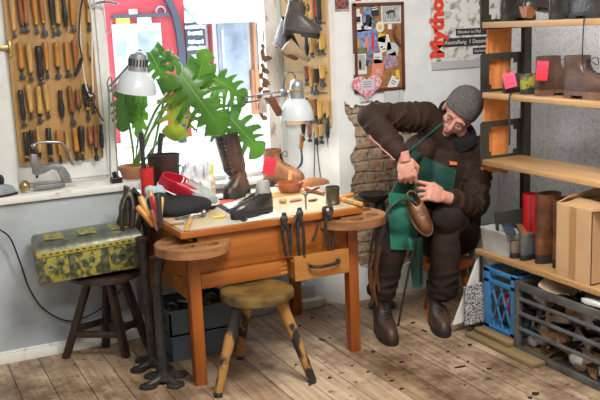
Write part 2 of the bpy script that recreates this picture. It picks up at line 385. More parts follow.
# round three-legged stool
st = thing('round_stool', 'low three-legged round stool with worn dark-topped seat, in front of the workbench', 'stool', (1.405,3.44,0))
s = M(); s.lathe([(0,.38),(.145,.38),(.161,.39),(.164,.412),(.158,.426),(.13,.432),(.09,.428),(0,.426)], (1.405,3.44,0), n=40)
s.done('seat', mat('worn_seat', (.17,.11,.03), .28, col2=(.05,.03,.015), scale=9, contrast=(.44,.62), bump=.15), st)
LEGW = mat('chipped_stool_leg', (.38,.19,.05), .45, col2=(.018,.016,.016), scale=14, contrast=(.50,.56), stretch=(1,1,.6))
for (fx, fy), (tx, ty) in (((1.175,3.375),(1.31,3.42)), ((1.588,3.30),(1.49,3.40)), ((1.425,3.74),(1.41,3.55))):
    l = M(); l.tube([(fx,fy,.018),((fx+tx)/2,(fy+ty)/2,.21),(tx,ty,.388)], [.019,.024,.028], 14)
    lg = l.done('leg', LEGW, st)
    c = M(); c.lathe([(0,0),(.02,0),(.02,.018),(.016,.026),(0,.026)], (fx,fy,0), n=14); lab(c.done('foot_cap', BLACK, lg), 'black rubber foot cap')

# dark wooden stool by the wall
DARKW = wood('dark_stool_wood', (.045,.028,.022), (.022,.014,.012), .4, 2, 3)
ds = thing('wooden_stool', 'dark stained four-legged stool with stretchers, by the wall under the chest', 'stool', (.895,4.095,0))
s = M(); s.lathe([(0,.405),(.155,.405),(.17,.412),(.17,.428),(.16,.435),(0,.435)], (.895,4.095,0), n=36); s.done('seat', DARKW, ds)
feet = [(.69,4.20),(.95,4.05),(1.09,4.15),(.90,4.255)]; tops = [(.82,4.11),(.895,4.02),(.97,4.08),(.92,4.17)]
def lp(i, t): return V((feet[i][0],feet[i][1],0)).lerp(V((tops[i][0],tops[i][1],.41)), t)
for i in range(4):
    l = M(); l.bar(lp(i,0), lp(i,1), .034, .034, .004); l.done('leg', DARKW, ds)
for i, t in ((0,.30),(1,.36),(2,.30),(3,.36)):
    l = M(); l.bar(lp(i,t), lp((i+1)%4,t), .022, .03, .003); l.done('stretcher', DARKW, ds)

# ornate tin chest, tilted on the stool
TIN_Y = mat('yellow_tin', (.33,.30,.06), .4, col2=(.055,.06,.03), scale=42, contrast=(.46,.58), detail=3)
TIN_D = mat('dark_green_tin', (.055,.065,.045), .35, .2, col2=(.16,.16,.09), scale=50, contrast=(.45,.62))
TIN_T = mat('grey_green_tin_lid', (.07,.085,.075), .3, .2, col2=(.17,.18,.11), scale=30, contrast=(.42,.66))
TIN_Y2 = mat('bright_yellow_tin_band', (.46,.38,.05), .4, col2=(.42,.36,.08), scale=40)
TIN_B = mat('blue_print', (.03,.07,.09), .4, col2=(.16,.15,.08), scale=60)
ch = thing('tin_chest', 'ornate yellow and green patterned tin chest resting on the dark stool', 'chest', (.825,4.10,.458), rot=(radians(1.5),radians(-2.5),radians(-4)))
L_, D_, H_ = .47, .26, .125
b = M(); b.box((0,0,H_/2), (L_,D_,H_), bev=.004)
b.mi = 1
for x in (-.232,-.09,.06,.205): b.box((x,-D_/2-.001,H_/2), (.032,.005,H_-.004), bev=.001)
b.box((-L_/2-.001,0,H_/2), (.004,D_-.01,H_-.006))
b.mi = 2
for x in (-.16,-.015,.135):
    for q in range(6): b.box((x+rnd.uniform(-.03,.03),-D_/2-.0015,.035+rnd.uniform(0,.055)), (rnd.uniform(.012,.035),.003,rnd.uniform(.012,.035)), RY(rnd.uniform(0,90)), bev=.001)
b.done('body', [TIN_Y, TIN_D, TIN_B], ch, local=True)
b = M(); b.box((0,0,H_+.013), (L_+.012,D_+.012,.026), bev=.004)
b.mi = 1
b.loft([[V((sx*(L_/2+.004)*f, sy*(D_/2+.004)*g, z)) for sx, sy in ((-1,-1),(1,-1),(1,1),(-1,1))] for f, g, z in ((1,1,H_+.026),(.985,.93,H_+.042),(.95,.78,H_+.055),(.93,.55,H_+.063),(.92,.2,H_+.066))])
b.mi = 2
for x in (-.15,0,.15): b.box((x,-.02,H_+.0655), (.085,.13,.004), bev=.001)
b.mi = 3
for k in range(15): b.box((-.21+k*.03,-D_/2-.0065,H_+.013), (.016,.002,.009))
lab(b.done('lid', [TIN_Y2, TIN_T, TIN_Y, TIN_B], ch, local=True), 'domed lid with a bright yellow edge band')

# two cobbler iron stands at the left end of the bench
def iron_stand(cx, cy, h, label, kind):
    t = thing('iron_last_stand', label, 'cobbler stand', (cx,cy,0), 'cast iron last stands')
    p = M()
    if kind: p.tube(curve([(cx+.012,cy,.02),(cx+.008,cy,.2),(cx+.012,cy,.42),(cx+.016,cy,.5),(cx+.04,cy,h-.004)], 5), .021, 12)
    else: p.tube([(cx+.012,cy,.02),(cx+.006,cy,.3),(cx,cy,h-.02)], [.024,.021,.02], 12)
    p.lathe([(.034,.012),(.03,.03),(.021,.06)], (cx+.012,cy,0), n=14)
    p.done('post', IRON, t)
    f = M(); 
    for a in (20,110,200,290):
        d = V((cos(radians(a)), sin(radians(a)), 0)); c = V((cx+.012,cy,0))
        f.tube([c+V((0,0,.022)), c+d*.035+V((0,0,.018)), c+d*.075+V((0,0,.011)), c+d*.10+V((0,0,.008))], [.024,.021,.018,.010], 10)
        f.ell(c+d*.085+V((0,0,.008)), (.042,.040,.011), n=14)
    f.ell((cx+.012,cy,.02), (.05,.05,.016), n=14)
    f.done('base', IRON, t)
    q = M()
    if kind:
        q.ell((cx+.035,cy-.005,h+.004), (.05,.032,.009), RZ(-20), n=16)
    else: q.lathe([(.02,h-.03),(.027,h-.022),(.028,h-.004),(.02,h),(0,h+.003)], (cx,cy,0), n=14)
    q.done('head', IRON, t)
    return t
iron_stand(1.010,3.66,.575, 'cast iron cobbler stand with curved neck and flat head, nearest the bench corner', 1)
iron_stand(1.025,3.875,.63, 'straight round cast iron cobbler stand between the dark stool and the curved stand', 0)

# black pedestal stand behind the right-hand tray
t = thing('pedestal_stand', 'black iron pedestal stand with a shallow dish, behind the right-hand tray', 'stand', (2.40,4.05,0))
p = M(); p.lathe([(.03,.02),(.033,.05),(.033,.20),(.041,.215),(.041,.235),(.033,.25),(.035,.40),(.038,.52),(.03,.60)], (2.40,4.05,0), n=18); p.done('post', IRON, t)
p = M(); p.lathe([(0,0),(.075,0),(.08,.012),(.062,.03),(.038,.06),(.033,.08)], (2.40,4.05,0), n=22); p.done('base', IRON, t)
p = M(); p.lathe([(0,.60),(.05,.60),(.085,.632),(.09,.645),(.08,.645),(.045,.618),(0,.615)], (2.37,4.05,0), n=24); p.done('dish', IRON, t)

# ---------------------------------------------------------------- tool boards and the tools on them
BOARD = wood('tool_board_wood', (.55,.33,.13), (.40,.22,.07), .5, 2, 2)
BOARD2 = wood('pale_tool_board_wood', (.72,.50,.26), (.60,.38,.17), .5, 2, 2)
TW = {n: mat(n.replace(' ','_')+'_handle', c, .35, col2=tuple(q*.6 for q in c), scale=30, stretch=(1,1,.3)) for n, c in
      {'amber':(.62,.26,.05), 'pale':(.68,.40,.13), 'brown':(.30,.11,.045), 'reddish':(.45,.15,.06), 'dark':(.03,.03,.035), 'yellow':(.75,.45,.10), 'red':(.6,.04,.06)}.items()}
BLADE = mat('dull_steel', (.14,.15,.17), .4, .8, col2=(.05,.05,.055), scale=60)
LEATHER_STRAP = mat('black_leather_strap', (.02,.018,.017), .6)
board = thing('tool_board', 'wooden tool board on the white casement left of the window, full of hanging tools', 'tool board', (.83,4.50,.925))
b = M(); b.span((.607,4.488,.925), (1.022,4.513,2.05), .002); b.done('panel', BOARD, board)
for z in (1.70,1.515,1.345,1.17):
    s = M(); s.span((.612,4.485,z), (1.018,4.489,z+.006)); s.done('holding_strap', BOARD, board)
ORD = ['first','second','third','fourth','fifth','sixth','seventh','eighth','ninth','tenth','eleventh','twelfth']
def tool(loc, Lh, Lb, rh, col, style, rot=0, tilt=0, label='', group=None, up=False, cat='hand tool'):
    """loc = top of the hanging tool; handle Lh long, blade Lb below it (above it when up)"""
    t = thing('hand_tool', label, cat, loc, group, (0, radians(tilt), radians(rot)))
    rh *= 1.22; s = 1 if not up else -1; z0 = 0 if not up else -(Lh+Lb)
    pr = {0: [(0,0),(.6,0),(.82,.03),(.92,.2),(.78,.5),(.95,.8),(.8,.95),(.6,1)], 1: [(0,0),(.7,.0),(1,.06),(1,.3),(.85,.6),(.62,.9),(.7,.94),(.7,1)],
          2: [(0,0),(.55,0),(.7,.05),(.62,.35),(.9,.6),(1,.75),(.75,.93),(.55,1)], 3: [(0,0),(.7,0),(.8,.02),(.8,.98),(.7,1)]}[style % 4]
    h = M(); h.lathe([(r*rh, z0-s*q*Lh) for r, q in pr]+[(0, z0-s*Lh)], n=12); h.done('handle', TW[col], t, local=True)
    f = M(); za = z0-s*Lh; f.lathe([(rh*.72, za+s*.003), (rh*.74, za-s*.007), (rh*.5, za-s*.011)], n=12); f.done('ferrule', BRASS if style % 2 else BLADE, t, local=True)
    b = M(); zb = za-s*.008; w = rh*(.62 if style % 3 else .95); e = za-s*Lb
    if style % 3 == 2: b.tube([(0,0,zb),(0,0,(zb+e)/2),(0,0,e)], [.0035,.003,.001], 8)
    else:
        m_ = zb+(e-zb)*.45
        b.loft([[V((x*k, y*q, z)) for x, y in ((-1,-1),(1,-1),(1,1),(-1,1))] for k, q, z in ((rh*.3,.003,zb),(rh*.3,.003,m_),(w,.0022,zb+(e-zb)*.62),(w*1.02,.0018,e+(zb-e)*.12),(w*.7,.0008,e))])
    b.done('blade', BLADE, t, local=True)
    return t
def row(items, rname, y, rot=0, where='left tool board', group='tools on the left tool board', off=0):
    for i, (top, hb, be, rh, col, style, up) in enumerate(items):
        top, hb, be = V(top), V(hb), V(be)
        Lh = abs((hb-top).z); Lb = abs((be-hb).z)
        tool((be if up else top), Lh, Lb, rh, col, style, rot, rnd.uniform(-2,2), f'{col} handled hand tool, {ORD[i]} from left in {rname} of {where}', group, up)
yL = 4.466
r1 = [((0.644, 4.466, 1.745),(0.628, 4.466, 1.591),(0.628, 4.466, 1.548),.013,'pale',1,0),((0.678, 4.466, 1.763),(0.663, 4.466, 1.613),(0.658, 4.466, 1.571),.012,'brown',0,0),((0.705, 4.466, 1.762),(0.690, 4.466, 1.612),(0.686, 4.466, 1.570),.011,'reddish',0,0),
 ((0.746, 4.466, 1.752),(0.733, 4.466, 1.615),(0.733, 4.466, 1.563),.012,'amber',1,0),((0.779, 4.466, 1.751),(0.772, 4.466, 1.623),(0.764, 4.466, 1.547),.012,'reddish',3,0),((0.826, 4.466, 1.750),(0.822, 4.466, 1.598),(0.821, 4.466, 1.545),.011,'dark',1,0),
 ((0.855, 4.466, 1.749),(0.846, 4.466, 1.606),(0.846, 4.466, 1.554),.011,'pale',0,0),((0.888, 4.466, 1.749),(0.880, 4.466, 1.605),(0.876, 4.466, 1.562),.011,'dark',2,0),((0.927, 4.466, 1.748),(0.914, 4.466, 1.609),(0.911, 4.466, 1.565),.012,'amber',3,0),((1.009, 4.466, 1.736),(0.998, 4.466, 1.606),(0.994, 4.466, 1.567),.011,'pale',0,0)]
row(r1, 'top row', yL)
r2 = [((0.659, 4.466, 1.528),(0.651, 4.466, 1.400),(0.650, 4.466, 1.347),.013,'amber',0,0),((0.700, 4.466, 1.517),(0.692, 4.466, 1.388),(0.691, 4.466, 1.335),.013,'pale',1,0),((0.746, 4.466, 1.505),(0.741, 4.466, 1.351),(0.737, 4.466, 1.317),.0145,'dark',0,0),((0.781, 4.466, 1.523),(0.774, 4.466, 1.397),(0.774, 4.466, 1.344),.012,'amber',1,0),
 ((0.834, 4.466, 1.520),(0.832, 4.466, 1.399),(0.826, 4.466, 1.341),.0125,'amber',0,0),((0.882, 4.466, 1.518),(0.875, 4.466, 1.392),(0.871, 4.466, 1.348),.0125,'amber',3,0),((0.922, 4.466, 1.526),(0.915, 4.466, 1.399),(0.917, 4.466, 1.360),.0125,'reddish',1,0),((0.995, 4.466, 1.518),(0.993, 4.466, 1.434),(0.990, 4.466, 1.405),.009,'pale',2,0)]
row(r2, 'second row', yL)
r3 = [((0.641, 4.466, 1.299),(0.641, 4.466, 1.163),(0.642, 4.466, 1.119),.012,'dark',0,0),((0.681, 4.466, 1.326),(0.673, 4.466, 1.195),(0.674, 4.466, 1.155),.0135,'pale',1,0),((0.727, 4.466, 1.313),(0.719, 4.466, 1.176),(0.720, 4.466, 1.132),.013,'pale',0,0),((0.762, 4.466, 1.320),(0.754, 4.466, 1.193),(0.755, 4.466, 1.149),.013,'pale',1,0),
 ((0.831, 4.466, 1.286),(0.830, 4.466, 1.162),(0.830, 4.466, 1.117),.013,'dark',2,0),((0.877, 4.466, 1.303),(0.870, 4.466, 1.174),(0.874, 4.466, 1.104),.012,'brown',0,0),((0.914, 4.466, 1.281),(0.912, 4.466, 1.201),(0.909, 4.466, 1.161),.013,'brown',2,0),((0.957, 4.466, 1.308),(0.951, 4.466, 1.188),(0.950, 4.466, 1.122),.014,'dark',1,0),((0.991, 4.466, 1.295),(0.987, 4.466, 1.195),(0.989, 4.466, 1.155),.010,'brown',0,0)]
row(r3, 'third row', yL)
r4 = [((0.644, 4.466, 1.094),(0.632, 4.466, 0.976),(0.630, 4.466, 0.951),.012,'dark',3,0),((0.673, 4.466, 1.101),(0.667, 4.466, 0.992),(0.664, 4.466, 0.953),.011,'dark',0,0),((0.703, 4.466, 1.113),(0.700, 4.466, 0.984),(0.697, 4.466, 0.949),.010,'pale',2,0),((0.756, 4.466, 1.104),(0.748, 4.466, 0.969),(0.744, 4.466, 0.935),.013,'dark',3,0),((0.803, 4.466, 1.090),(0.797, 4.466, 0.975),(0.792, 4.466, 0.919),.012,'amber',1,0),
 ((0.842, 4.466, 1.086),(0.838, 4.466, 0.986),(0.837, 4.466, 0.925),.0085,'pale',2,0),((0.883, 4.466, 1.093),(0.877, 4.466, 0.972),(0.877, 4.466, 0.926),.0125,'amber',0,0),((0.918, 4.466, 1.100),(0.912, 4.466, 0.968),(0.907, 4.466, 0.923),.0135,'dark',1,0),((0.958, 4.466, 1.096),(0.955, 4.466, 1.005),(0.954, 4.466, 0.938),.012,'reddish',2,0),((0.989, 4.466, 1.099),(0.989, 4.466, 0.981),(0.983, 4.466, 0.915),.011,'brown',0,0),((1.020, 4.466, 1.101),(1.020, 4.466, 0.988),(1.015, 4.466, 0.927),.011,'dark',2,0)]
row(r4, 'bottom row', yL)
# looped white cord and the casement stay in front of the board
WHITE_CORD = mat('white_cord', (.72,.72,.70), .5); 
tag(M().tube(curve([(0.974, 4.440, 1.736),(0.955, 4.440, 1.631),(0.948, 4.440, 1.501),(0.950, 4.440, 1.354),(0.962, 4.440, 1.269),(0.976, 4.440, 1.248),(0.988, 4.440, 1.277),(0.996, 4.440, 1.425),(1.011, 4.440, 1.595),(1.009, 4.440, 1.687),(0.994, 4.440, 1.735)], 6), .0035, 8).done('string_loop', WHITE_CORD), 'looped pale grey cord hanging at the right side of the left tool board', 'cord')
tag(M().tube(curve([(0.977, 4.430, 1.735),(0.955, 4.430, 1.650),(0.939, 4.430, 1.525),(0.945, 4.430, 1.437),(0.931, 4.430, 1.389),(0.903, 4.430, 1.352)], 6), .0042, 8).tube([(0.945, 4.430, 1.437),(0.903, 4.430, 1.352)], .009, 8).done('cable_plug', BLACK), 'black cable with plug hanging over the left tool board', 'cable')
M_ = M().tube(curve([(0.938, 4.430, 1.246),(0.950, 4.430, 1.265),(0.980, 4.430, 1.263),(0.993, 4.430, 1.242),(0.981, 4.430, 1.218),(0.956, 4.430, 1.215),(0.937, 4.430, 1.231),(0.949, 4.430, 1.250)], 5), .0035, 7).tube(curve([(0.972, 4.430, 1.229),(0.993, 4.430, 1.187),(1.023, 4.430, 1.119)], 4), [.004]*8+[.005], 7)
tag(M_.done('keyring_tool', IRON), 'black ring tool hanging from the end of the white cord', 'hand tool')
stay = M().tube(curve([(1.001, 4.450, 1.683),(1.052, 4.450, 1.701),(1.095, 4.420, 1.703),(1.139, 4.400, 1.692)], 5), .006, 10).ell((1.011, 4.450, 1.687), .014, n=10).tube(curve([(1.060, 4.440, 1.700),(1.074, 4.440, 1.637),(1.078, 4.440, 1.558),(1.098, 4.440, 1.558),(1.108, 4.440, 1.616)], 5), .002, 6)
tag(stay.done('window_stay', STEEL), 'curved metal window stay with wire hook on the casement post', 'window stay')

# right-hand board on the splayed reveal
A_R = -60.66
brd2 = thing('tool_board', 'narrow pale tool board on the reveal right of the window', 'tool board', (2.1,4.3,1.02))
def rev(p, d): return V(p)+V((-.872,-.49,0))*d
b = M(); q = [(2.078, 4.481, 1.366),(2.220, 4.227, 1.363)]
a_, b_ = V(q[0]), V(q[1]); a_.z = b_.z = 0; n_ = V((-.872,-.49,0))
zl = 1.008
b.loft([[a_+V((0,0,zl)), b_+V((0,0,zl)), b_+n_*.02+V((0,0,zl)), a_+n_*.02+V((0,0,zl))], [a_+V((0,0,2)), b_+V((0,0,2)), b_+n_*.02+V((0,0,2)), a_+n_*.02+V((0,0,2))]])
b.done('panel', BOARD2, brd2)
for z in (1.56,1.44,1.30,1.19):
    s = M(); s.tube([a_+n_*.03+V((0,0,z)), b_+n_*.03+V((0,0,z))], .003, 6); s.done('wire_rail', STEEL, brd2)
W2 = 'right tool board'; G2 = 'tools on the right tool board'
row([((2.095, 4.367, 1.707),(2.092, 4.371, 1.612),(2.094, 4.368, 1.559),.013,'dark',1,0),((2.114, 4.333, 1.705),(2.111, 4.337, 1.600),(2.113, 4.334, 1.547),.012,'brown',2,0),((2.130, 4.304, 1.708),(2.127, 4.310, 1.583),(2.125, 4.312, 1.526),.013,'pale',1,0),((2.145, 4.276, 1.706),(2.142, 4.282, 1.577),(2.141, 4.284, 1.525),.013,'pale',0,0),((2.158, 4.255, 1.695),(2.155, 4.259, 1.591),(2.154, 4.261, 1.524),.008,'red',2,0),((2.167, 4.238, 1.709),(2.161, 4.248, 1.570),(2.160, 4.251, 1.518),.013,'dark',0,0)], 'top row', 0, A_R, W2, G2)
row([((2.125, 4.314, 1.489),(2.123, 4.317, 1.404),(2.122, 4.319, 1.366),.011,'dark',2,0),((2.144, 4.280, 1.493),(2.142, 4.283, 1.403),(2.141, 4.284, 1.377),.013,'pale',0,0),((2.163, 4.245, 1.508),(2.162, 4.247, 1.471),(2.160, 4.250, 1.392),.008,'dark',1,0),((2.175, 4.223, 1.502),(2.171, 4.232, 1.428),(2.170, 4.233, 1.392),.018,'yellow',3,0)], 'second row', 0, A_R, W2, G2)
row([((2.121, 4.320, 1.334),(2.122, 4.317, 1.265),(2.125, 4.313, 1.227),.013,'brown',0,0),((2.137, 4.292, 1.323),(2.135, 4.296, 1.232),(2.133, 4.298, 1.184),.013,'amber',1,0),((2.152, 4.264, 1.318),(2.151, 4.267, 1.243),(2.146, 4.275, 1.178),.015,'dark',3,0),((2.172, 4.230, 1.339),(2.170, 4.232, 1.275),(2.166, 4.240, 1.222),.017,'yellow',3,0)], 'third row', 0, A_R, W2, G2)
row([((2.117, 4.327, 1.162),(2.115, 4.331, 1.085),(2.114, 4.333, 1.030),.013,'dark',0,0),((2.130, 4.305, 1.156),(2.128, 4.308, 1.075),(2.130, 4.304, 1.020),.013,'amber',1,0),((2.146, 4.276, 1.157),(2.144, 4.280, 1.065),(2.146, 4.276, 1.021),.013,'brown',0,0),((2.161, 4.248, 1.147),(2.156, 4.257, 1.060),(2.152, 4.264, 1.016),.016,'yellow',3,0),((2.174, 4.225, 1.152),(2.169, 4.234, 1.077),(2.168, 4.235, 1.033),.011,'pale',2,0),((2.187, 4.203, 1.153),(2.179, 4.217, 1.066),(2.174, 4.225, 1.012),.013,'pale',1,0)], 'fourth row', 0, A_R, W2, G2)
row([((2.104, 4.351, 1.018),(2.102, 4.353, 0.963),(2.101, 4.355, 0.924),.012,'dark',1,0),((2.123, 4.316, 1.014),(2.122, 4.318, 0.959),(2.121, 4.320, 0.920),.012,'reddish',0,0),((2.146, 4.276, 1.021),(2.144, 4.278, 0.955),(2.143, 4.280, 0.905),.013,'pale',1,0),((2.162, 4.247, 1.022),(2.160, 4.250, 0.956),(2.160, 4.251, 0.912),.013,'pale',0,0),((2.181, 4.213, 1.034),(2.180, 4.216, 0.958),(2.178, 4.218, 0.892),.012,'dark',2,0)], 'bottom row', 0, A_R, W2, G2)
hk = thing('hook_knife', 'long curved hook knife with wooden handle hanging below the right tool board', 'knife', (2.098, 4.371, 0.956))
M().tube([(2.102, 4.365, 0.962),(2.096, 4.374, 0.878)], [.013,.011], 10).done('handle', TW['amber'], hk)
M().tube(curve([(2.096, 4.374, 0.884),(2.098, 4.370, 0.828),(2.094, 4.378, 0.793),(2.080, 4.403, 0.763)], 5), [.006]*4+[.0065]*4+[.006]*4+[.005]*3+[.002], 8).done('blade', BLADE, hk)
lc = M().tube(curve([(2.136, 4.284, 0.977),(2.141, 4.295, 0.876),(2.140, 4.316, 0.706)], 4), .003, 6).tube(curve([(2.142, 4.272, 0.978),(2.151, 4.276, 0.850),(2.163, 4.276, 0.698)], 4), .003, 6).ell((2.139, 4.277, 0.928), (.008,.008,.018), n=8)
tag(lc.done('leather_lace', BLACK), 'thin dark lace hanging in two strands under the right tool board', 'lace')

# ---------------------------------------------------------------- shoe building
def leather(name, c, rough=.38, c2=None, scale=14): return mat(name, c, rough, col2=c2 or tuple(q*.5 for q in c), scale=scale, bump=.25, bscale=50)
BLK_LEA = leather('black_leather', (.022,.02,.02), .25, (.045,.04,.038))
DKBR_LEA = leather('dark_brown_leather', (.060,.032,.025), .35, (.018,.012,.010))
BR_LEA = leather('brown_leather', (.17,.065,.03), .38, (.06,.025,.013))
TAN_LEA = leather('tan_leather', (.40,.19,.095), .5, (.22,.095,.05))
RED_LEA = leather('red_leather', (.55,.012,.016), .35, (.36,.008,.012))
GREY_LEA = leather('grey_suede', (.10,.11,.11), .8, (.055,.06,.065))
RUB_BLK = mat('black_rubber_sole', (.016,.015,.015), .6)
RUB_BR = mat('brown_rubber_sole', (.20,.10,.055), .6, col2=(.10,.05,.03), scale=20)
def ring(z, xb, xf, w, n=28, dz=0, toe=.86):
    out = []; xc = (xb+xf)/2; a = (xf-xb)/2
    for k in range(n):
        t = 2*pi*k/n; cx = cos(t); sy = sin(t)
        px = xc+a*math.copysign(abs(cx)**.86, cx); f = .9+.12*cx if cx < .45 else .954-.12*(cx-.45)
        out.append(V((px, w*math.copysign(abs(sy)**.85, sy)*f, z+dz*(cx))))
    return out
def shoe(name, label, prof, lea, sole=RUB_BLK, heel=.02, loc=(0,0,0), rot=(0,0,0), laces=None, group=None, cat='boot', lace_mat=None, slant=0, parent=None, zip_=False, wrinkle=.0):
    t = thing(name, label, cat, loc, group, rot) if parent is None else parent
    z, xb, xf, w = prof[0]
    so = M(); so.loft([ring(heel*.55, xb-.003, xf+.004, w+.004), ring(heel+.006, xb-.002, xf+.003, w+.003)])
    o = ring(0, xb-.002, xf+.002, w+.003)
    xh = xb+(xf-xb)*.30; xm = xb+(xf-xb)*.42
    hp = [(p.x, p.y) for p in o if p.x <= xh]; fp = [(p.x, p.y) for p in o if p.x >= xm]
    def srt(q):
        c = (sum(a for a, _ in q)/len(q), sum(b for _, b in q)/len(q)); return sorted(q, key=lambda p: math.atan2(p[1]-c[1], p[0]-c[0]))
    so.prism(srt(hp), heel*.56); so.prism(srt(fp), heel*.56)
    so.done('sole', sole, t, local=True)
    u = M(); rings = []
    for i, (z, xb, xf, w) in enumerate(prof):
        r = ring(z+heel, xb, xf, w, dz=slant*(i/(len(prof)-1))**3)
        if wrinkle and 1 < i < len(prof)-1: r = [p+V((wrinkle*sin(i*2.1+p.y*60), 0, wrinkle*sin(p.x*70+i))) for p in r]
        rings.append(r)
    z, xb, xf, w = prof[-1]; dz = slant
    rings += [ring(z+heel, xb+.004, xf-.004, w-.004, dz=dz), ring(z+heel-.03, xb+.005, xf-.005, w-.005, dz=dz*.7), ring(max(heel+.012, z+heel-.10), xb+.008, xf-.008, w-.008)]
    u.loft(rings); up = u.done('upper', lea, t, local=True, smooth=60)
    if laces:
        i0, i1 = laces; l = M(); pts = []
        for k in range(int((i1-i0)*4)+1):
            i = i0+k/4; j = min(int(i), len(prof)-2); f = i-j
            P0, P1 = prof[j], prof[j+1]; zz = P0[0]+(P1[0]-P0[0])*f+heel; xx = P0[2]+(P1[2]-P0[2])*f
            sl = slant*(i/(len(prof)-1))**3
            wv = min(P0[3],P1[3])*.42
            s_ = 1 if k % 2 else -1
            l.tube(curve([(xx-.012,-wv,zz+sl-.004),(xx+.004,0,zz+sl+.004*s_),(xx-.012,wv,zz+sl-.004)], 4), .0022, 6)
        l.tube(curve([(xx,.004,zz+sl),(xx+.02,.03,zz+sl+.012),(xx+.022,.035,zz+sl-.02),(xx+.002,.004,zz+sl)], 4), .002, 6)
        l.tube(curve([(xx,-.004,zz+sl),(xx+.02,-.03,zz+sl+.006),(xx+.024,-.03,zz+sl-.03)], 4), .002, 6)
        l.done('laces', lace_mat or BLACK, t, local=True)
    if zip_:
        l = M(); pts = []
        for (z, xb, xf, w) in prof[3:]: pts.append((xb+(xf-xb)*.45, -w*.985, z+heel))
        l.tube(pts, .003, 6); l.done('zip', STEEL, t, local=True)
    return t
def boot_prof(L=.28, H=.2, w=.048, shaft=.115, sw=.046, toe=.055, lean=0, ankle=None, flare=0):
    a = ankle or shaft
    p = [(0,0,L,w), (.018,-.004,L+.001,w+.001), (.036,-.004,L*.965,w), (toe,-.003,L*.88,w*.97), (toe+.018,-.002,L*.70,w*.93), (toe+.036,.001,L*.53,w*.9), (toe+.058,.004,a+.012,sw*.95)]
    z0 = toe+.058
    if H > z0+.01:
        for k in range(1, 5):
            f = k/4; p.append((z0+(H-z0)*f, .004-flare*f+lean*f, a+.006+(shaft-a)*f+flare*f+lean*f, sw*(1+flare*3*f)))
    return p
def low_prof(L=.27, w=.046, H=.07):
    return [(0,0,L,w), (.015,-.003,L+.001,w+.001), (.03,-.003,L*.96,w*.99), (.045,-.002,L*.85,w*.95), (.055,0,L*.70,w*.88), (.064,.002,L*.56,w*.8), (H+.0,.006,L*.46,w*.7)]

# ---------------------------------------------------------------- lamps, plant, sill things
SHADE_W = mat('white_lamp_enamel', (.62,.68,.72), .25)
SHADE_IN = mat('lamp_inner', (.85,.84,.80), .4)
GREYM = mat('grey_metal', (.38,.40,.42), .35, .7)
HOLEM = mat('dark_vent', (.03,.03,.03), .7)
GOLDH = mat('brass_vent_ring', (.55,.40,.14), .4, .5)
def lamp_head(t, c, rim, ax, vents, nk=.045, H=.13):
    """c = centre of the rim, ax = axis from rim to cap"""
    R_ = ax.to_track_quat('Z', 'Y').to_matrix()
    p = M(); pr = [(rim,0),(rim*.985,.012),(rim*.93,.04),(rim*.80,.07),(rim*.62,.092),(nk*1.05,.104)]
    p.lathe(pr, c, R_, 36); p.lathe([(r-.003, z-.002) for r, z in pr[::-1]], c, R_, 36)
    p.lathe([(rim,0),(rim-.003,-.002)], c, R_, 36)
    sh = p.done('lamp_shade', SHADE_W, t)
    n = M(); n.lathe([(nk*1.05,.102),(nk,.115),(nk*.94,.165),(nk*.85,.185),(nk*.5,.197),(0,.199)], c, R_, 28); ho = n.done('lamp_socket', vents[1], t)
    v = M()
    for k in range(18):
        a = 2*pi*k/18; o = V(c)+R_ @ V((cos(a)*nk*.985, sin(a)*nk*.985, .145))
        v.box(o, vents[2], R_ @ RZ(math.degrees(a)), .001)
    v.done('vent_slots', vents[0], ho)
    bl = M(); bl.lathe([(0,.0),(.018,.004),(.028,.02),(.026,.045),(.014,.07),(.013,.09)], V(c)+R_ @ V((0,0,.012)), R_, 18); return bl, R_
# left lamp
l1 = thing('desk_lamp', 'white clamp desk lamp with slotted neck, left in front of the plant', 'lamp', (1.057, 4.340, 0.820))
ax = V((.13,-.12,1)).normalized()
bl, R_ = lamp_head(l1, V((1.135, 4.180, 1.267)), .098, ax, (HOLEM, GREYM, (.004,.007,.035)))
bl.done('bulb', mat('frosted_bulb', (.85,.85,.8), .3), l1)
a = M(); e0 = V((1.040, 4.300, 1.285)); 
for dx in (-.006,.012): a.tube([V((1.026, 4.330, 0.841))+V((dx*2.2,0,0)), e0+V((dx,0,0))], .0045, 8)
a.tube([e0+V((0,0,.01)), V((1.133, 4.200, 1.412))], .0075, 8).tube([e0+V((0,0,-.012)), V((1.124, 4.200, 1.360))], .0075, 8)
a.ell(e0, (.014,.012,.016), n=10); a.done('spring_arm', GREYM, l1)
a = M(); a.box((1.040, 4.330, 0.829), (.055,.05,.03), bev=.005).tube([(1.040, 4.330, 0.829), (1.033, 4.330, 0.870)], .012, 10); a.done('clamp', BLACK, l1)
a = M(); a.tube(curve([(1.119, 4.210, 1.393),(1.120, 4.200, 1.432),(1.143, 4.190, 1.454),(1.171, 4.180, 1.467),(1.184, 4.180, 1.447)], 5), .0035, 7)
a.tube(curve([(1.039, 4.300, 1.270),(1.028, 4.300, 1.310),(1.045, 4.300, 1.342),(1.053, 4.300, 1.318),(1.040, 4.300, 1.280)], 5), .0028, 7); a.done('cord', BLACK, l1)
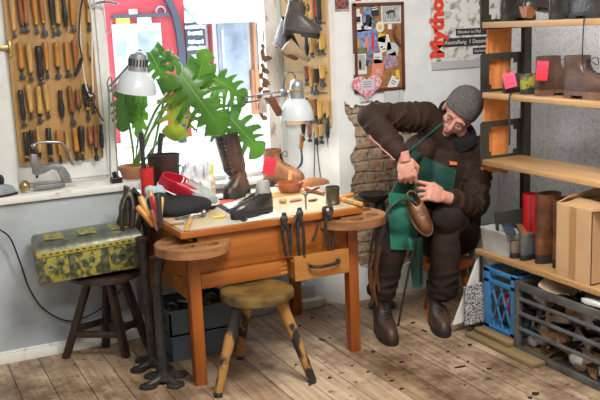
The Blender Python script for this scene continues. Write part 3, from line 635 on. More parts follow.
# right lamp
l2 = thing('desk_lamp', 'pale round desk lamp with brass holed neck on a long arm right of the plant', 'lamp', (1.676, 4.290, 0.912))
ax = V((.02,-.04,1)).normalized(); c2 = V((1.892, 3.980, 1.092))
bl, R_ = lamp_head(l2, c2, .086, ax, (GOLDH, GREYM, (.006,.010,.010)), .036)
bl.done('bulb', mat('lit_bulb', (1,.86,.62), .3, emit=6), l2)
a = M(); e1 = V((1.645, 4.270, 1.173)); e2 = V((1.836, 4.000, 1.224))
for d in (-.014, .014): a.tube([e1+V((0,0,d)), e2+V((0,0,d*.8))], .0048, 8)
for d in (-.008, .008): a.tube([e1+V((d,0,0)), V((1.675, 4.285, 0.923))+V((d,0,0))], .0048, 8)
a.ell(e1, .013, n=10); a.box(e2, (.03,.025,.04), bev=.005); a.tube([e2, V((1.870, 3.990, 1.233))], .008, 8); a.done('spring_arm', STEEL, l2)
a = M(); a.span((1.64,4.252,.66),(1.70,4.30,.745)).tube([(1.67,4.285,.745), (1.675, 4.285, 0.923)], .012, 10); a.done('clamp', GREYM, l2)
a = M(); a.tube(curve([(1.831, 4.000, 1.240),(1.845, 4.000, 1.303),(1.869, 3.990, 1.326),(1.893, 3.985, 1.305),(1.895, 3.980, 1.271)], 6), .003, 7); a.done('cord', BLACK, l2)
_b = bpy.data.lights.new('lamp_bulb_light', 'SPOT'); _b.energy = 5; _b.color = (1,.84,.6); _b.shadow_soft_size = .03; _b.spot_size = radians(150); _b.spot_blend = .6
_o = bpy.data.objects.new('lamp_bulb_light', _b); C.objects.link(_o); _o.location = c2+V((0,0,-.006))
# leather strips over the right lamp's arm
for nm, c, pts, w, tx in (('leather_strip', (.45,.38,.33), [(1.731, 4.020, 1.132),(1.732, 4.030, 1.176),(1.759, 4.050, 1.207),(1.784, 4.070, 1.210),(1.796, 4.100, 1.167)], .04, 'beige leather strip draped over the arm of the right lamp'),
                          ('leather_strip', (.16,.055,.03), [(1.765, 4.040, 1.203),(1.764, 4.000, 1.205),(1.779, 3.990, 1.165),(1.809, 3.990, 1.113)], .045, 'dark brown leather strip draped beside the beige one on the lamp arm')):
    cc = curve(pts, 6); b = M(); d = V((.9,-.43,0))
    b.sheet(lambda u, v: cc[min(len(cc)-1, int(round(u*(len(cc)-1))))]+d*(v-.5)*w*.95, len(cc)-1, 4, .004)
    tag(b.done(nm, mat('strip_'+str(int(c[0]*100)), c, .7, col2=tuple(q*.7 for q in c), scale=20)), tx, 'leather strip')

# ---------------- monstera
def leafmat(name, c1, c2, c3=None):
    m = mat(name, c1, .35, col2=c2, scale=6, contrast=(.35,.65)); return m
LEAF = leafmat('monstera_green', (.06,.20,.022), (.035,.12,.015)); LEAF_L = leafmat('monstera_light_green', (.10,.27,.03), (.06,.18,.022)); LEAF_Y = leafmat('monstera_yellowing', (.42,.42,.03), (.14,.27,.025)); LEAF_D = leafmat('monstera_deep_green', (.03,.13,.025), (.05,.18,.03))  # leaf tones: mid, light, yellowing and a deeper green
for m_ in (LEAF, LEAF_L, LEAF_Y, LEAF_D):
    b_ = m_.node_tree.nodes['Principled BSDF']; nt = m_.node_tree
    tr = nt.nodes.new('ShaderNodeBsdfTranslucent'); tr.inputs['Color'].default_value = (.20,.42,.04,1)
    mx = nt.nodes.new('ShaderNodeMixShader'); mx.inputs[0].default_value = .08
    nt.links.new(b_.outputs[0], mx.inputs[1]); nt.links.new(tr.outputs[0], mx.inputs[2]); nt.links.new(mx.outputs[0], nt.nodes['Material Output'].inputs[0])
BROWN_TIP = mat('dry_leaf_brown', (.24,.11,.04), .8); VEIN = mat('leaf_vein', (.22,.42,.08), .5)
STEM = mat('monstera_stem', (.10,.20,.035), .45, col2=(.20,.28,.07), scale=10)
plant = thing('monstera_plant', 'large green monstera plant with split leaves in front of the window', 'houseplant', (1.156, 4.420, 0.814))
pb = V((1.156, 4.420, 0.824))
po = M(); po.lathe([(0,-.035),(.060,-.035),(.07,.0),(.078,.012),(.078,.03),(.07,.03),(.066,.01),(0,.008)], V((pb.x,pb.y,.816+.035)), n=24)
po.done('flower_pot', mat('terracotta_pot', (.45,.20,.10), .8, col2=(.36,.16,.08), scale=12), plant)
def leaf(base, tip, nrm, W, m, nl=6, droop=.15, fold=.18, slit=.55, tipbrown=.0, seed=0):
    r = random.Random(seed); base, tip, nrm = V(base), V(tip), V(nrm).normalized()
    ax = tip-base; L = ax.length; ax.normalize(); sd = ax.cross(nrm).normalized(); nrm = sd.cross(ax)
    def hw(u):  # half-width of the heart-shaped outline
        return W*(max(0, 1-((u-.30)/.70)**2)**.62 if u > .30 else (.72+.28*(u/.30)))
    b = M(); nu, nv = 90, 14
    for side in (-1, 1):
        cs = [.14+.72*(k+.5+r.uniform(-.14,.14))/nl for k in range(nl)]; dp_ = [slit*r.uniform(.85,1.12) for k in cs]
        def fn(u, v):
            w_ = hw(u)*v
            back = -.16*L*v**1.2*max(0,1-u*2.2) + .24*L*v**1.5*min(1,u*1.6)*(1-.45*u)
            p = base+ax*(u*L*.86+back)+sd*side*w_*(1-.12*v*v)
            j = min(range(nl), key=lambda k: abs(u-cs[k]))
            p = p+nrm*(fold*w_*.6 - droop*L*(u-.15)**2*1.2 - .42*W*v**2.2*(1-.2*u) - .16*W*v*v*max(0,1-abs(u-cs[j])*nl*2.4))
            return p
        def keep(u, v):
            for c, d in zip(cs, dp_):
                q = (v-(1-d))/d
                if q > 0 and abs(u-c) < .016+.046*q**.7: return False
            return True
        n0 = len(b.bm.faces)
        b.sheet(fn, nu, nv, 0, keep)
        if tipbrown:
            b.bm.faces.ensure_lookup_table()
            for f in list(b.bm.faces)[n0:]:
                q = f.calc_center_median(); u_ = (q-base).dot(ax)/L; v_ = abs((q-base).dot(sd))/W
                if v_+u_*.55 > 1.22-tipbrown*r.uniform(.4,1): f.material_index = 1
    bmesh.ops.remove_doubles(b.bm, verts=b.bm.verts, dist=.0004)
    lf = b.done('leaf', [m, BROWN_TIP], plant, smooth=80)
    q = M(); 
    def mid(u): return base+ax*(u*L*.86)+nrm*(-droop*L*(u-.15)**2*1.2+.002)
    q.tube([mid(k/14) for k in range(15)], [.0042*(1-k/16) for k in range(15)], 6)
    q.done('midrib', VEIN, lf)
def stem(pts, r=.006): M().tube(curve(pts, 6), r, 8).done('stem', STEM, plant)
cn = V((-.42,-.88,.2))
# big front leaf, upper centre
leaf((1.343, 4.120, 1.344), (1.514, 4.020, 1.056), (-.38,-.85,.35), .165, LEAF, 5, .10, .14, .80, .10, 1)
# light lobe on top of it
leaf((1.433, 4.160, 1.269), (1.476, 4.100, 1.453), (-.3,-.9,.2), .085, LEAF_L, 2, .05, .2, .5, 0, 2)
# far right leaf reaching past the big one
leaf((1.518, 4.240, 1.320), (1.737, 4.180, 1.197), (-.25,-.8,.5), .13, LEAF, 4, .10, .12, .78, .12, 3)
# leaf behind the lamp, top left, hanging down
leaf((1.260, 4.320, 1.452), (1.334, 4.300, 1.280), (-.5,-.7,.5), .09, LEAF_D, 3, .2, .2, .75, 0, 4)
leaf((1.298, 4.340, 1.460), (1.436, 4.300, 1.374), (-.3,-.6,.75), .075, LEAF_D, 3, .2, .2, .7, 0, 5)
# yellowing leaf in the middle
leaf((1.376, 4.200, 1.291), (1.292, 4.160, 1.024), (-.45,-.85,.25), .135, LEAF_Y, 4, .08, .12, .78, .22, 6)
# lower right leaves
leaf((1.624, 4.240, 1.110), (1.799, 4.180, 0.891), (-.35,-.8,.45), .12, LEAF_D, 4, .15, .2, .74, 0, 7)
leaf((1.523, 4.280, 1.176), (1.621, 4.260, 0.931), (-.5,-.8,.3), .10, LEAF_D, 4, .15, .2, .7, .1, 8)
# left leaves beside the lamp post
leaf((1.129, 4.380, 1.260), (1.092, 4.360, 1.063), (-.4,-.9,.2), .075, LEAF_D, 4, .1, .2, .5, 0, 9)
leaf((1.206, 4.400, 1.254), (1.152, 4.380, 1.107), (-.4,-.9,.2), .06, LEAF, 3, .1, .2, .4, 0, 10)
leaf((1.224, 4.440, 1.210), (1.197, 4.440, 1.005), (-.4,-.9,.2), .05, LEAF_L, 3, .1, .2, .4, 0, 11)
stem([tuple(pb), (1.182, 4.360, 0.963), (1.246, 4.260, 1.159), (1.310, 4.160, 1.268), (1.360, 4.120, 1.305)], .0065)
stem([tuple(pb), (1.217, 4.360, 1.011), (1.275, 4.280, 1.125), (1.354, 4.200, 1.283), (1.385, 4.200, 1.271)], .006)
stem([tuple(pb), (1.225, 4.340, 0.910), (1.281, 4.300, 1.123), (1.310, 4.300, 1.231), (1.346, 4.340, 1.408), (1.370, 4.340, 1.456)], .006)
stem([tuple(pb), (1.162, 4.420, 0.959), (1.144, 4.400, 1.127), (1.133, 4.380, 1.250)], .006)
stem([tuple(pb), (1.192, 4.420, 1.008), (1.224, 4.420, 1.149), (1.220, 4.420, 1.231)], .005)
stem([tuple(pb), (1.245, 4.360, 0.957), (1.307, 4.300, 1.050), (1.398, 4.240, 1.118), (1.523, 4.280, 1.176)], .0055)
stem([tuple(pb), (1.271, 4.340, 1.110), (1.373, 4.300, 1.227), (1.492, 4.260, 1.301), (1.561, 4.240, 1.323)], .0055)
stem([tuple(pb), (1.285, 4.340, 1.007), (1.424, 4.260, 1.094), (1.531, 4.220, 1.139), (1.588, 4.200, 1.136)], .0055)
# dried plant hanging at the right of the pane
dp = thing('dried_plant', 'brown dried leaves hanging at the right edge of the window pane', 'dried plant', (1.911, 4.470, 1.058))
s_ = M(); s_.tube(curve([(1.949, 4.470, 1.535),(1.928, 4.470, 1.374),(1.926, 4.470, 1.211),(1.905, 4.470, 1.059)], 5), .003, 6); s_.done('stem', BROWN_TIP, dp)
DRY = mat('dry_brown_leaves', (.30,.15,.09), .8, col2=(.16,.07,.04), scale=15)
for k in range(16):
    z = k/15; o = V((1.939, 4.470, 1.460)).lerp(V((1.912, 4.470, 1.069)), z); a = rnd.uniform(0,6.28); l = rnd.uniform(.03,.06); d = V((cos(a)*.6, -abs(sin(a))*.4, rnd.uniform(-.9,.1))).normalized(); sd = d.cross(V((0,1,.2))).normalized()
    b = M(); b.sheet(lambda u, v: o+d*l*u+sd*(v-.5)*.03*sin(pi*min(1,u*.9+.08))+V((0,.006*sin(u*5),0)), 6, 2, .0008); b.done('leaf', DRY, dp)

# ---------------- things on the sill, left
pr = thing('rivet_press', 'grey cast metal rivet press with curved lever on the window sill', 'press', (0.729, 4.360, 0.825))
GREYC = mat('grey_cast_metal', (.27,.29,.30), .4, .3, col2=(.19,.20,.21), scale=25)
b = M(); b.span(V((0.642, 4.380, 0.827)), V((0.777, 4.320, 0.845))+V((.01,0,0)), .004)
b.done('base', GREYC, pr)
b = M(); x0 = V((0.656, 4.350, 0.967)).x; k_ = V((0.638, 4.350, 0.832)); zb = k_.z
def pxz(x, y): return None
b.prism([(.105,.0),(.15,.0),(.143,.04),(.125,.075),(.10,.095),(.075,.10),(.03,.098),(.0,.098),(-.004,.155),(-.03,.158),(-.034,.12),(-.03,.06),(-.012,.05),(.03,.062),(.06,.078),(.085,.07),(.10,.04)][::-1], .026, Matrix.Translation((x0+.018,4.363,zb+.008)) @ Matrix.Rotation(radians(90),4,'X'), .003)
b.done('frame', GREYC, pr)
b = M(); b.tube(curve([(0.648, 4.350, 1.036),(0.692, 4.350, 1.049),(0.748, 4.350, 1.046),(0.791, 4.350, 1.037),(0.816, 4.350, 1.000),(0.838, 4.350, 0.924)], 5), [.006]*8+[.0075]*18, 10).ell((0.662, 4.350, 1.035), (.014,.012,.016), n=10); b.done('lever', STEEL, pr)
b = M(); b.tube([(0.661, 4.350, 0.879),(0.669, 4.350, 1.005)], [.006,.008], 10); b.done('ram', IRON, pr)
b = M(); b.lathe([(0,0),(.018,0),(.025,.012),(.026,.025),(.018,.042),(.008,.048),(0,.049)], (0.597, 4.330, 0.828), n=18); tag(b.done('brass_weight', mat('tarnished_brass', (.25,.16,.06), .3, .7, col2=(.5,.38,.2), scale=50)), 'small round tarnished brass weight on the sill left of the press', 'weight')
ir = thing('flat_iron', 'old pressing iron with dark base at the left end of the sill', 'iron', (0.489, 4.330, 0.814))
o = [(.10*cos(t)*1.0, .055*sin(t)) for t in [2*pi*k/24 for k in range(24)]]
def iron_outline(s): return [V((.085*s-.15*s*0+q, 0, 0)) for q in ()]
b = M(); c0 = V((0.442, 4.320, 0.807)); c0.z = .816
out = [(-.08,-.05),(.02,-.05),(.07,-.036),(.115,-.008),(.12,0),(.115,.008),(.07,.036),(.02,.05),(-.08,.05)]
b.prism(out, .012, Matrix.Translation(c0), .002); b.done('sole_plate', mat('dark_violet_metal', (.05,.03,.045), .35, .4), ir)
b = M(); b.loft([[c0+V((x*f-.004, y*f, z)) for x, y in out] for f, z in ((.97,.012),(.95,.028),(.86,.045),(.6,.056))]); b.done('body', mat('grey_green_enamel', (.36,.40,.42), .3, col2=(.22,.27,.30), scale=12), ir)
b = M(); b.tube(curve([c0+V((.05,0,.05)), c0+V((.05,0,.09)), c0+V((0,0,.105)), c0+V((-.06,0,.10))], 4), .011, 10); b.done('handle', BLACK, ir)
b = M(); b.tube(curve([(0.437, 4.200, 0.690),(0.492, 4.220, 0.630),(0.525, 4.220, 0.508),(0.559, 4.230, 0.362),(0.621, 4.250, 0.245),(0.727, 4.260, 0.166),(0.833, 4.240, 0.183),(0.943, 4.220, 0.247),(1.010, 4.200, 0.319)], 8), .004, 8)
tag(b.done('power_cable', BLACK), 'black power cable sagging along the grey wall behind the dark stool', 'cable')

# ---------------------------------------------------------------- the street outside
struct(M().span((-6,4.8,-.2), (16,30,-.12)).done('ground', mat('snowy_street', (.80,.83,.88), .9)))
FY = 13.0
def fp(m, a, b, d0, d1):
    """a box between two picture-plane corners on the far facade, from depth d0 to d1 in front of it"""
    a, b = V(a), V(b); return m.span((min(a.x,b.x), FY-d1, min(a.z,b.z)), (max(a.x,b.x), FY-d0, max(a.z,b.z)))
RED_F = mat('red_facade_paint', (.42,.03,.04), .6, col2=(.34,.02,.03), scale=3); PALE_D = mat('pale_green_door', (.46,.54,.50), .5); PANE = mat('shop_pane', (.16,.19,.23), .1, col2=(.34,.38,.44), scale=3)
YEL = mat('yellow_stripe', (.75,.60,.08), .6); WHT = mat('white_facade', (.82,.84,.86), .7); NAVY = mat('dark_arch', (.035,.045,.065), .6); ORNG = mat('orange_timber', (.42,.18,.08), .6)
rs = thing('red_shopfront', 'red arched shop front with pale green door across the street', 'shop front', (3.2,FY,-.12))
m = M(); fp(m, (2.893, 13.000, 2.868), (4.284, 13.000, -0.039), .0, .25); m.done('wall', RED_F, rs)
m = M(); o = []; c_ = V((3.296, 13.000, 1.134)); 
pa = curve([(3.814, 13.000, 2.331),(3.979, 13.000, 2.097),(4.112, 13.000, 1.802),(4.178, 13.000, 1.415),(4.178, 13.000, 0.965),(4.117, 13.000, -0.101)], 5)
m.loft([[p+V((-.05,-.33,0)), p+V((.05,-.33,0)), p+V((.05,-.2,0)), p+V((-.05,-.2,0))] for p in pa]); m.done('arch_band', NAVY, rs)
m = M(); fp(m, (3.178, 13.000, 1.674), (3.895, 13.000, -0.081), .24, .30); dr_ = m.done('door', PALE_D, rs)
m = M(); fp(m, (3.541, 13.000, 1.559), (3.880, 13.000, 1.191), .30, .31); m.done('pane', PANE, dr_)
m = M(); fp(m, (3.213, 13.000, 1.558), (3.363, 13.000, 1.218), .30, .31); m.done('pane', PANE, dr_)
m = M(); fp(m, (3.247, 13.000, 1.786), (3.442, 13.000, 1.636), .25, .29); m.done('yellow_stripe', YEL, rs)
m = M(); fp(m, (3.559, 13.000, 1.776), (3.761, 13.000, 1.653), .25, .29); m.done('white_stripe', WHT, rs)
m = M(); fp(m, (3.447, 13.000, 1.880), (3.559, 13.000, 1.776), .25, .30); m.done('small_plate', WHT, rs)
m = M(); fp(m, (3.190, 13.000, 1.810), (4.031, 13.000, 1.760), .25, .33); m.done('ledge', NAVY, rs)
m = M(); q = V((3.913, 13.000, 1.837)); m.tube([q+V((.07*cos(a),-.29,.07*sin(a))) for a in [2*pi*k/16 for k in range(16)]], .016, 6, closed=True); m.done('letter_ring', PANE, rs)
ws = thing('corner_shop', 'pale shop front with orange timber posts and white awning across the street', 'shop front', (4.9,FY,-.12))
m = M(); fp(m, (4.485, 13.000, 2.873), (6.775, 13.000, -0.349), -.1, .0); m.done('wall', WHT, ws)
m = M(); fp(m, (4.721, 13.000, 1.633), (4.746, 13.000, -0.160), 0, .15); lab(m.done('post', RED_F, ws), 'red post')
m = M(); fp(m, (4.868, 13.000, 1.627), (5.359, 13.000, 0.582), 0, .05); m.done('window', PANE, ws)
m = M(); fp(m, (4.944, 13.000, 1.534), (4.920, 13.000, 0.612), .05, .09); m.done('window_bar', WHT, ws)
m = M(); fp(m, (5.419, 13.000, 1.638), (5.462, 13.000, 0.256), 0, .15); m.done('post', ORNG, ws)
m = M(); fp(m, (4.815, 13.000, 0.928), (5.704, 13.000, 0.205), 0, .12); m.done('stall_riser', ORNG, ws) if False else m.bm.free()
m = M(); fp(m, (5.536, 13.000, 1.603), (5.810, 13.000, 0.551), 0, .05); m.done('window', PANE, ws)
m = M(); fp(m, (5.377, 13.000, 0.895), (5.792, 13.000, 0.198), .02, .12); m.done('stall_riser', ORNG, ws)
m = M(); a, b_ = V((4.289, 12.600, 1.770)), V((5.944, 12.600, 1.717)); m.loft([[V((a.x,FY-.02,a.z+.18)), V((b_.x,FY-.02,a.z+.18)), V((b_.x,FY-.8,a.z-.02)), V((a.x,FY-.8,a.z-.02))], [V((a.x,FY-.02,a.z+.14)), V((b_.x,FY-.02,a.z+.14)), V((b_.x,FY-.8,a.z-.14)), V((a.x,FY-.8,a.z-.14))]]); m.done('awning', mat('pale_awning', (.38,.46,.50), .7), ws)
sg = thing('sign_board', 'black sign board with rows of white lettering on the shop across the street', 'sign', (4.371, 12.700, 0.633))
m = M(); fp(m, (4.270, 12.750, 1.659), (4.580, 12.750, 0.616), .25, .29); m.done('panel', NAVY, sg)
m = M(); r_ = random.Random(3)
t0, t1 = V((4.270, 12.750, 1.659)), V((4.580, 12.750, 0.616))
for k, fr_ in enumerate((.06,.15,.27,.36,.48,.56,.66,.75,.84)):
    z = t0.z+(t1.z-t0.z)*fr_; wd = (.32,.24,.24,.28,.2,.32,.26,.3,.22)[k]; x = (t0.x+t1.x)/2-wd/2
    while x < (t0.x+t1.x)/2+wd/2-.02:
        w = r_.uniform(.022,.04); m.span((x, FY-.292, z-.02-r_.uniform(0,.012)), (x+w*.78, FY-.30, z+.015+r_.uniform(0,.02))); x += w
m.done('lettering', WHT, sg)

# ---------------------------------------------------------------- things on and around the bench top
TZ = .711
def onb(p, dz=0): return V((p[0], p[1], TZ+dz))
WOODH = TW['pale']
# shoes on the bench
shoe('ankle_boot', 'dark brown slouchy ankle boot standing behind the red and silver shoe', boot_prof(.27,.235,.05,.135,.056,.058,flare=.012), DKBR_LEA, loc=onb((1.165,4.15,0)), rot=(0,radians(0),radians(-28)), laces=(4,8), wrinkle=.003)
shoe('tall_boot', 'tall dark brown laced boot leaning on the bench, behind the black shoe', boot_prof(.25,.295,.052,.135,.062,.058,flare=.006), leather('worn_brown_leather', (.085,.038,.024), .4, (.02,.013,.012), 9), loc=onb((1.70,4.215,.006)), rot=(radians(13),0,radians(-135)), laces=(4,10), slant=.0)
tb = shoe('ankle_boot', 'tan suede ankle boot with red tag, right of the tall boot', boot_prof(.24,.165,.044,.10,.044,.052,flare=.002), TAN_LEA, sole=RUB_BR, loc=onb((1.880, 4.412, 0.711)), rot=(0,0,radians(-48)), laces=(4,8))
RED_TAG = mat('red_tag_card', (.75,.03,.07), .6); PINK_TAG = mat('pink_tag_card', (.80,.10,.18), .6)
def tag_card(loc, w, h, rot, m, label):
    t = thing('repair_tag', label, 'tag', loc, None, rot)
    b = M(); b.box((0,0,-h/2), (w,.0025,h), bev=.0008); b.done('card', m, t, local=True)
    s = M(); s.tube(curve([(0,0,-.008),(.004,-.004,.008),(0,0,.016)], 4), .0012, 5); s.done('string', BLACK, t, local=True)
    w_ = M(); r_ = random.Random(int(w*1e4))
    for k in range(3):
        x = -w*.36
        while x < w*.3:
            q = r_.uniform(.003,.008); w_.box((x+q/2,-.0016,-h*(.3+.2*k)+r_.uniform(-.001,.001)), (q*.8,.0006,.0016)); x += q
    w_.done('handwriting', mat('ink', (.12,.02,.03), .7), t, local=True); return t
tag_card(V((1.740, 3.980, 0.910)), .062, .085, (0,radians(14),radians(-15)), RED_TAG, 'red repair tag hanging on the tan boot')
# black shoe on a grey last
bs = shoe('derby_shoe', 'black polished lace-up shoe on a grey last, at the front of the bench', low_prof(.235,.044,.075), BLK_LEA, heel=.022, loc=onb((1.597, 3.672, 0.711)), rot=(0,0,radians(197)), laces=(4,6), cat='shoe')
ls = M(); ls.loft([ring(z, xb, xf, w) for z, xb, xf, w in ((.06,.010,.10,.030),(.085,.008,.09,.031),(.11,.010,.085,.030),(.142,.014,.076,.027),(.15,.018,.07,.022))]); 
ls = ls.done('last', mat('grey_last', (.38,.38,.36), .6, col2=(.25,.25,.24), scale=25), None, local=True); ls.parent = bs; ls['label'] = 'grey shoe last filling the opening'
# red and silver shoe over a black bag
bg = M()
for c, r in (((0,0,.045),(.15,.085,.045)),((.06,-.03,.04),(.09,.06,.04)),((-.09,.02,.06),(.06,.07,.05)),((.02,-.06,.03),(.12,.03,.03))): bg.ell(c, r)
remesh(bg, .008, 3); bg.xf(Matrix.Translation(onb((1.209, 3.880, 0.711))+V((.01,.0,0))))
tag(bg.done('fabric_bag', mat('black_fabric', (.012,.012,.015), .8, bump=.3, bscale=120)), 'black fabric bag lying under the red and silver shoe', 'bag')
SIL = mat('silver_grey_upper', (.42,.45,.46), .4, col2=(.30,.33,.34), scale=30); REDU = mat('red_upper', (.55,.02,.04), .35, col2=(.40,.015,.03), scale=12)
ss = thing('sports_shoe', 'red and silver sports shoe lying on the black bag at the left of the bench', 'shoe', onb((1.152, 3.978, 0.711), .125), None, (radians(28),radians(21),radians(-22)))
pf = [(0,0,.29,.05), (.018,-.004,.292,.052), (.04,-.004,.28,.05), (.056,-.003,.25,.046), (.068,0,.19,.042), (.08,.002,.13,.036)]
u = M(); rr_ = [ring(z, a, b_, w) for z, a, b_, w in pf]; rr_ += [ring(.08,.008,.125,.03), ring(.04,.015,.115,.025)]
u.loft(rr_)
for f in u.bm.faces:
    c = f.calc_center_median(); f.material_index = 1 if c.x > .155 else (2 if c.z < .018 else 0)
u.done('upper', [REDU, SIL, BLK_LEA], ss, local=True, smooth=60)
u = M(); u.loft([ring(-.022,.004,.288,.046), ring(-.012,-.002,.293,.05), ring(.002,-.003,.293,.052)]); u.done('sole', RUB_BLK, ss, local=True)
u = M(); u.tube([p+V((0,0,0)) for p in ring(.016,-.005,.294,.0535)], .0035, 6, closed=True); u.done('white_piping', WHT, ss, local=True)
u = M()
for k in range(4): u.tube(curve([(.10+k*.016,-.028,.074-k*.006),(.105+k*.016,0,.086-k*.006),(.10+k*.016,.028,.074-k*.006)], 4), .003, 6)
u.done('laces', WHT, ss, local=True)
# plastic bag, cup, bottle
pb_ = M(); r_ = random.Random(5)
for k in range(34): pb_.ell((r_.uniform(-.06,.06), r_.uniform(-.04,.04), r_.uniform(.03,.17)), (r_.uniform(.006,.02), r_.uniform(.02,.045), r_.uniform(.02,.06)), Euler((r_.uniform(-.6,.6),r_.uniform(-.6,.6),r_.uniform(0,3))).to_matrix(), n=10)
pb_.ell((0,0,.06), (.075,.05,.06)); remesh(pb_, .005, 1); pb_.xf(Matrix.Translation(V((1.385,4.12,TZ+.0))))
tag(pb_.done('plastic_bag', mat('white_plastic_film', (.70,.73,.77), .3, bump=.4, bscale=30)), 'crumpled white plastic bag between the brown ankle boot and the glue bottle', 'bag')
b = M(); b.lathe([(0,0),(.028,0),(.034,.20),(.035,.205),(.031,.205),(.027,.01),(0,.01)], (1.125,4.06,TZ), n=20); tag(b.done('red_cup', mat('red_plastic', (.62,.03,.03), .4)), 'red plastic cup behind the brown ankle boot at the left', 'cup')
gb = thing('glue_bottle', 'pale glue bottle with yellow-green cap on the bench left of the tall boot', 'bottle', onb((1.484, 4.182, 0.711)))
b = M(); b.lathe([(0,0),(.026,0),(.027,.004),(.027,.105),(.02,.122),(.015,.126),(0,.126)], (0,0,0), n=22); b.done('body', mat('beige_bottle', (.70,.60,.45), .4), gb, local=True)
b = M(); b.lathe([(.0272,.03),(.0275,.03),(.0275,.085),(.0272,.085)], n=22); b.done('label_band', mat('bottle_label', (.76,.68,.55), .6, col2=(.40,.30,.2), scale=90), gb, local=True)
b = M(); b.lathe([(.023,.122),(.0235,.165),(.021,.17),(0,.17)], (0,0,0), n=22); b.done('cap', mat('yellow_green_cap', (.55,.66,.12), .4), gb, local=True)
# bowl with stick, tin mug, hammer, little things
bw = thing('clay_bowl', 'terracotta clay bowl with handle knobs, in front of the tan boot', 'bowl', onb((1.857, 4.026, 0.711)))
b = M(); b.lathe([(0,0),(.04,0),(.06,.02),(.066,.045),(.065,.056),(.06,.056),(.055,.02),(0,.012)], n=26); b.ell((-.068,.0,.046), (.014,.018,.009), n=10).ell((.068,0,.046), (.014,.018,.009), n=10); b.done('bowl', mat('terracotta', (.38,.12,.05), .35, col2=(.25,.07,.03), scale=12), bw, local=True)
b = M(); b.box((0,0,.04), (.022,.005,.085), bev=.002); b.xf(Matrix.Translation(onb((1.888, 4.105, 0.711),.02)) @ RY(12).to_4x4()); tag(b.done('wooden_spatula', WOODH), 'small pale wooden spatula standing in the clay bowl', 'spatula')
mg = M(); mg.lathe([(0,0),(.033,0),(.034,.01),(.0325,.012),(.0325,.065),(.034,.068),(.034,.085),(.031,.085),(.03,.01),(0,.008)], onb((1.902, 3.642, 0.711)), n=26)
tag(mg.done('tin_mug', mat('tarnished_tin', (.18,.15,.10), .35, .7, col2=(.08,.065,.05), scale=30)), 'tarnished old tin can at the right front of the bench', 'tin')
hm = thing('small_hammer', 'thin shiny hammer left of the tin, head pointing down', 'hammer', onb((1.746, 3.616, 0.711)))
b = M(); b.tube([(1.746, 3.616, 0.711), V((1.746, 3.616, 0.711))+V((.0,0,.07))], [.004,.006], 10).ell(V((1.746, 3.616, 0.711))+V((0,0,.072)), (.013,.01,.01), n=10); b.done('head', STEEL, hm)
b = M(); q = V((1.746, 3.616, 0.711))+V((0,0,.07)); b.tube([q, q+V((.05,.03,.008)), q+V((.098,.055,.012))], [.0045,.005,.006], 8); b.done('handle', STEEL, hm)
aw = thing('awl', 'orange handled awl lying behind the tin at the right end of the bench', 'awl', onb((2.002, 3.685, 0.711)))
b = M(); b.tube([onb((1.925, 3.654, 0.711),.012), onb((1.987, 3.697, 0.711),.013), onb((2.062, 3.733, 0.711),.012)], [.008,.012,.009], 12); b.done('handle', mat('orange_handle', (.72,.28,.04), .35), aw)
b = M(); b.tube([onb((2.062, 3.733, 0.711),.012), onb((2.142, 3.802, 0.711),.014)], [.006,.003], 8); b.done('blade', BLADE, aw)
b = M(); b.bar(onb((1.963, 3.654, 0.711),.014), onb((1.978, 3.497, 0.711),.012), .022, .02, .006); tag(b.done('wooden_wedge', WOODH), 'pale wooden wedge lying on the right front corner of the bench', 'wedge')
b = M(); b.tube([onb((1.935, 3.999, 0.711),.018), onb((1.959, 3.911, 0.711),.016), onb((1.959, 3.845, 0.711),.016)], [.012,.014,.008], 10); tag(b.done('brown_handle', TW['reddish']), 'loose reddish wooden handle left of the tin', 'handle')
b = M(); b.loft([ring(z, a, c, w, 20) for z, a, c, w in ((0,0,.2,.032),(.02,0,.19,.03),(.035,.02,.15,.024),(.045,.04,.1,.012))]); b.xf(Matrix.Translation(onb((1.959, 4.120, 0.711))) @ RZ(12).to_4x4()); tag(b.done('wooden_last', mat('brown_last', (.36,.17,.08), .45)), 'brown wooden shoe last lying behind the clay bowl', 'shoe last')
b = M(); b.ell((0,0,.012), (.022,.02,.013), n=12); b.xf(Matrix.Translation(onb((1.718, 3.812, 0.711)))); tag(b.done('wax_lump', mat('amber_wax', (.50,.30,.10), .4)), 'small amber lump of wax on the bench right of the black shoe', 'wax')
# front-left hammers and pens
h = thing('cobbler_hammer', 'cobbler hammer with stubby wooden handle on the front left corner of the bench', 'hammer', onb((1.237, 3.652, 0.711)))
b = M(); b.tube([onb((1.130, 3.516, 0.711),.012), onb((1.217, 3.717, 0.711),.012)], [.013,.010], 12); b.done('handle', WOODH, h)
b = M(); b.tube(curve([onb((1.147, 3.718, 0.711),.012), onb((1.220, 3.740, 0.711),.016), onb((1.265, 3.732, 0.711),.018), onb((1.288, 3.742, 0.711),.018)], 4), [.007]*8+[.009]*4+[.014], 12); b.ell(onb((1.288, 3.742, 0.711),.018), (.014,.014,.017), n=12); b.done('head', STEEL, h)
b = M(); b.tube([onb((1.113, 3.669, 0.711),.010), onb((1.164, 3.656, 0.711),.010)], [.009,.010], 10); tag(b.done('wooden_peg', mat('grey_wood', (.42,.34,.25), .7)), 'short grey wooden peg left of the cobbler hammer', 'peg')
def pen(a, b_, m, label, nm='pencil'):
    t = thing(nm, label, nm, onb(a)); a, b_ = onb(a,.006), onb(b_,.006); d = (b_-a)
    M().tube([a, a+d*.86], .0045, 8).done('barrel', m, t); M().tube([a+d*.86, b_], [.0045,.001], 8).done('tip', WOODH if nm == 'pencil' else BLACK, t)
pen((1.307, 3.676, 0.711), (1.375, 3.677, 0.711), mat('yellow_pencil', (.80,.62,.05), .4), 'yellow pencil right of the cobbler hammer head')
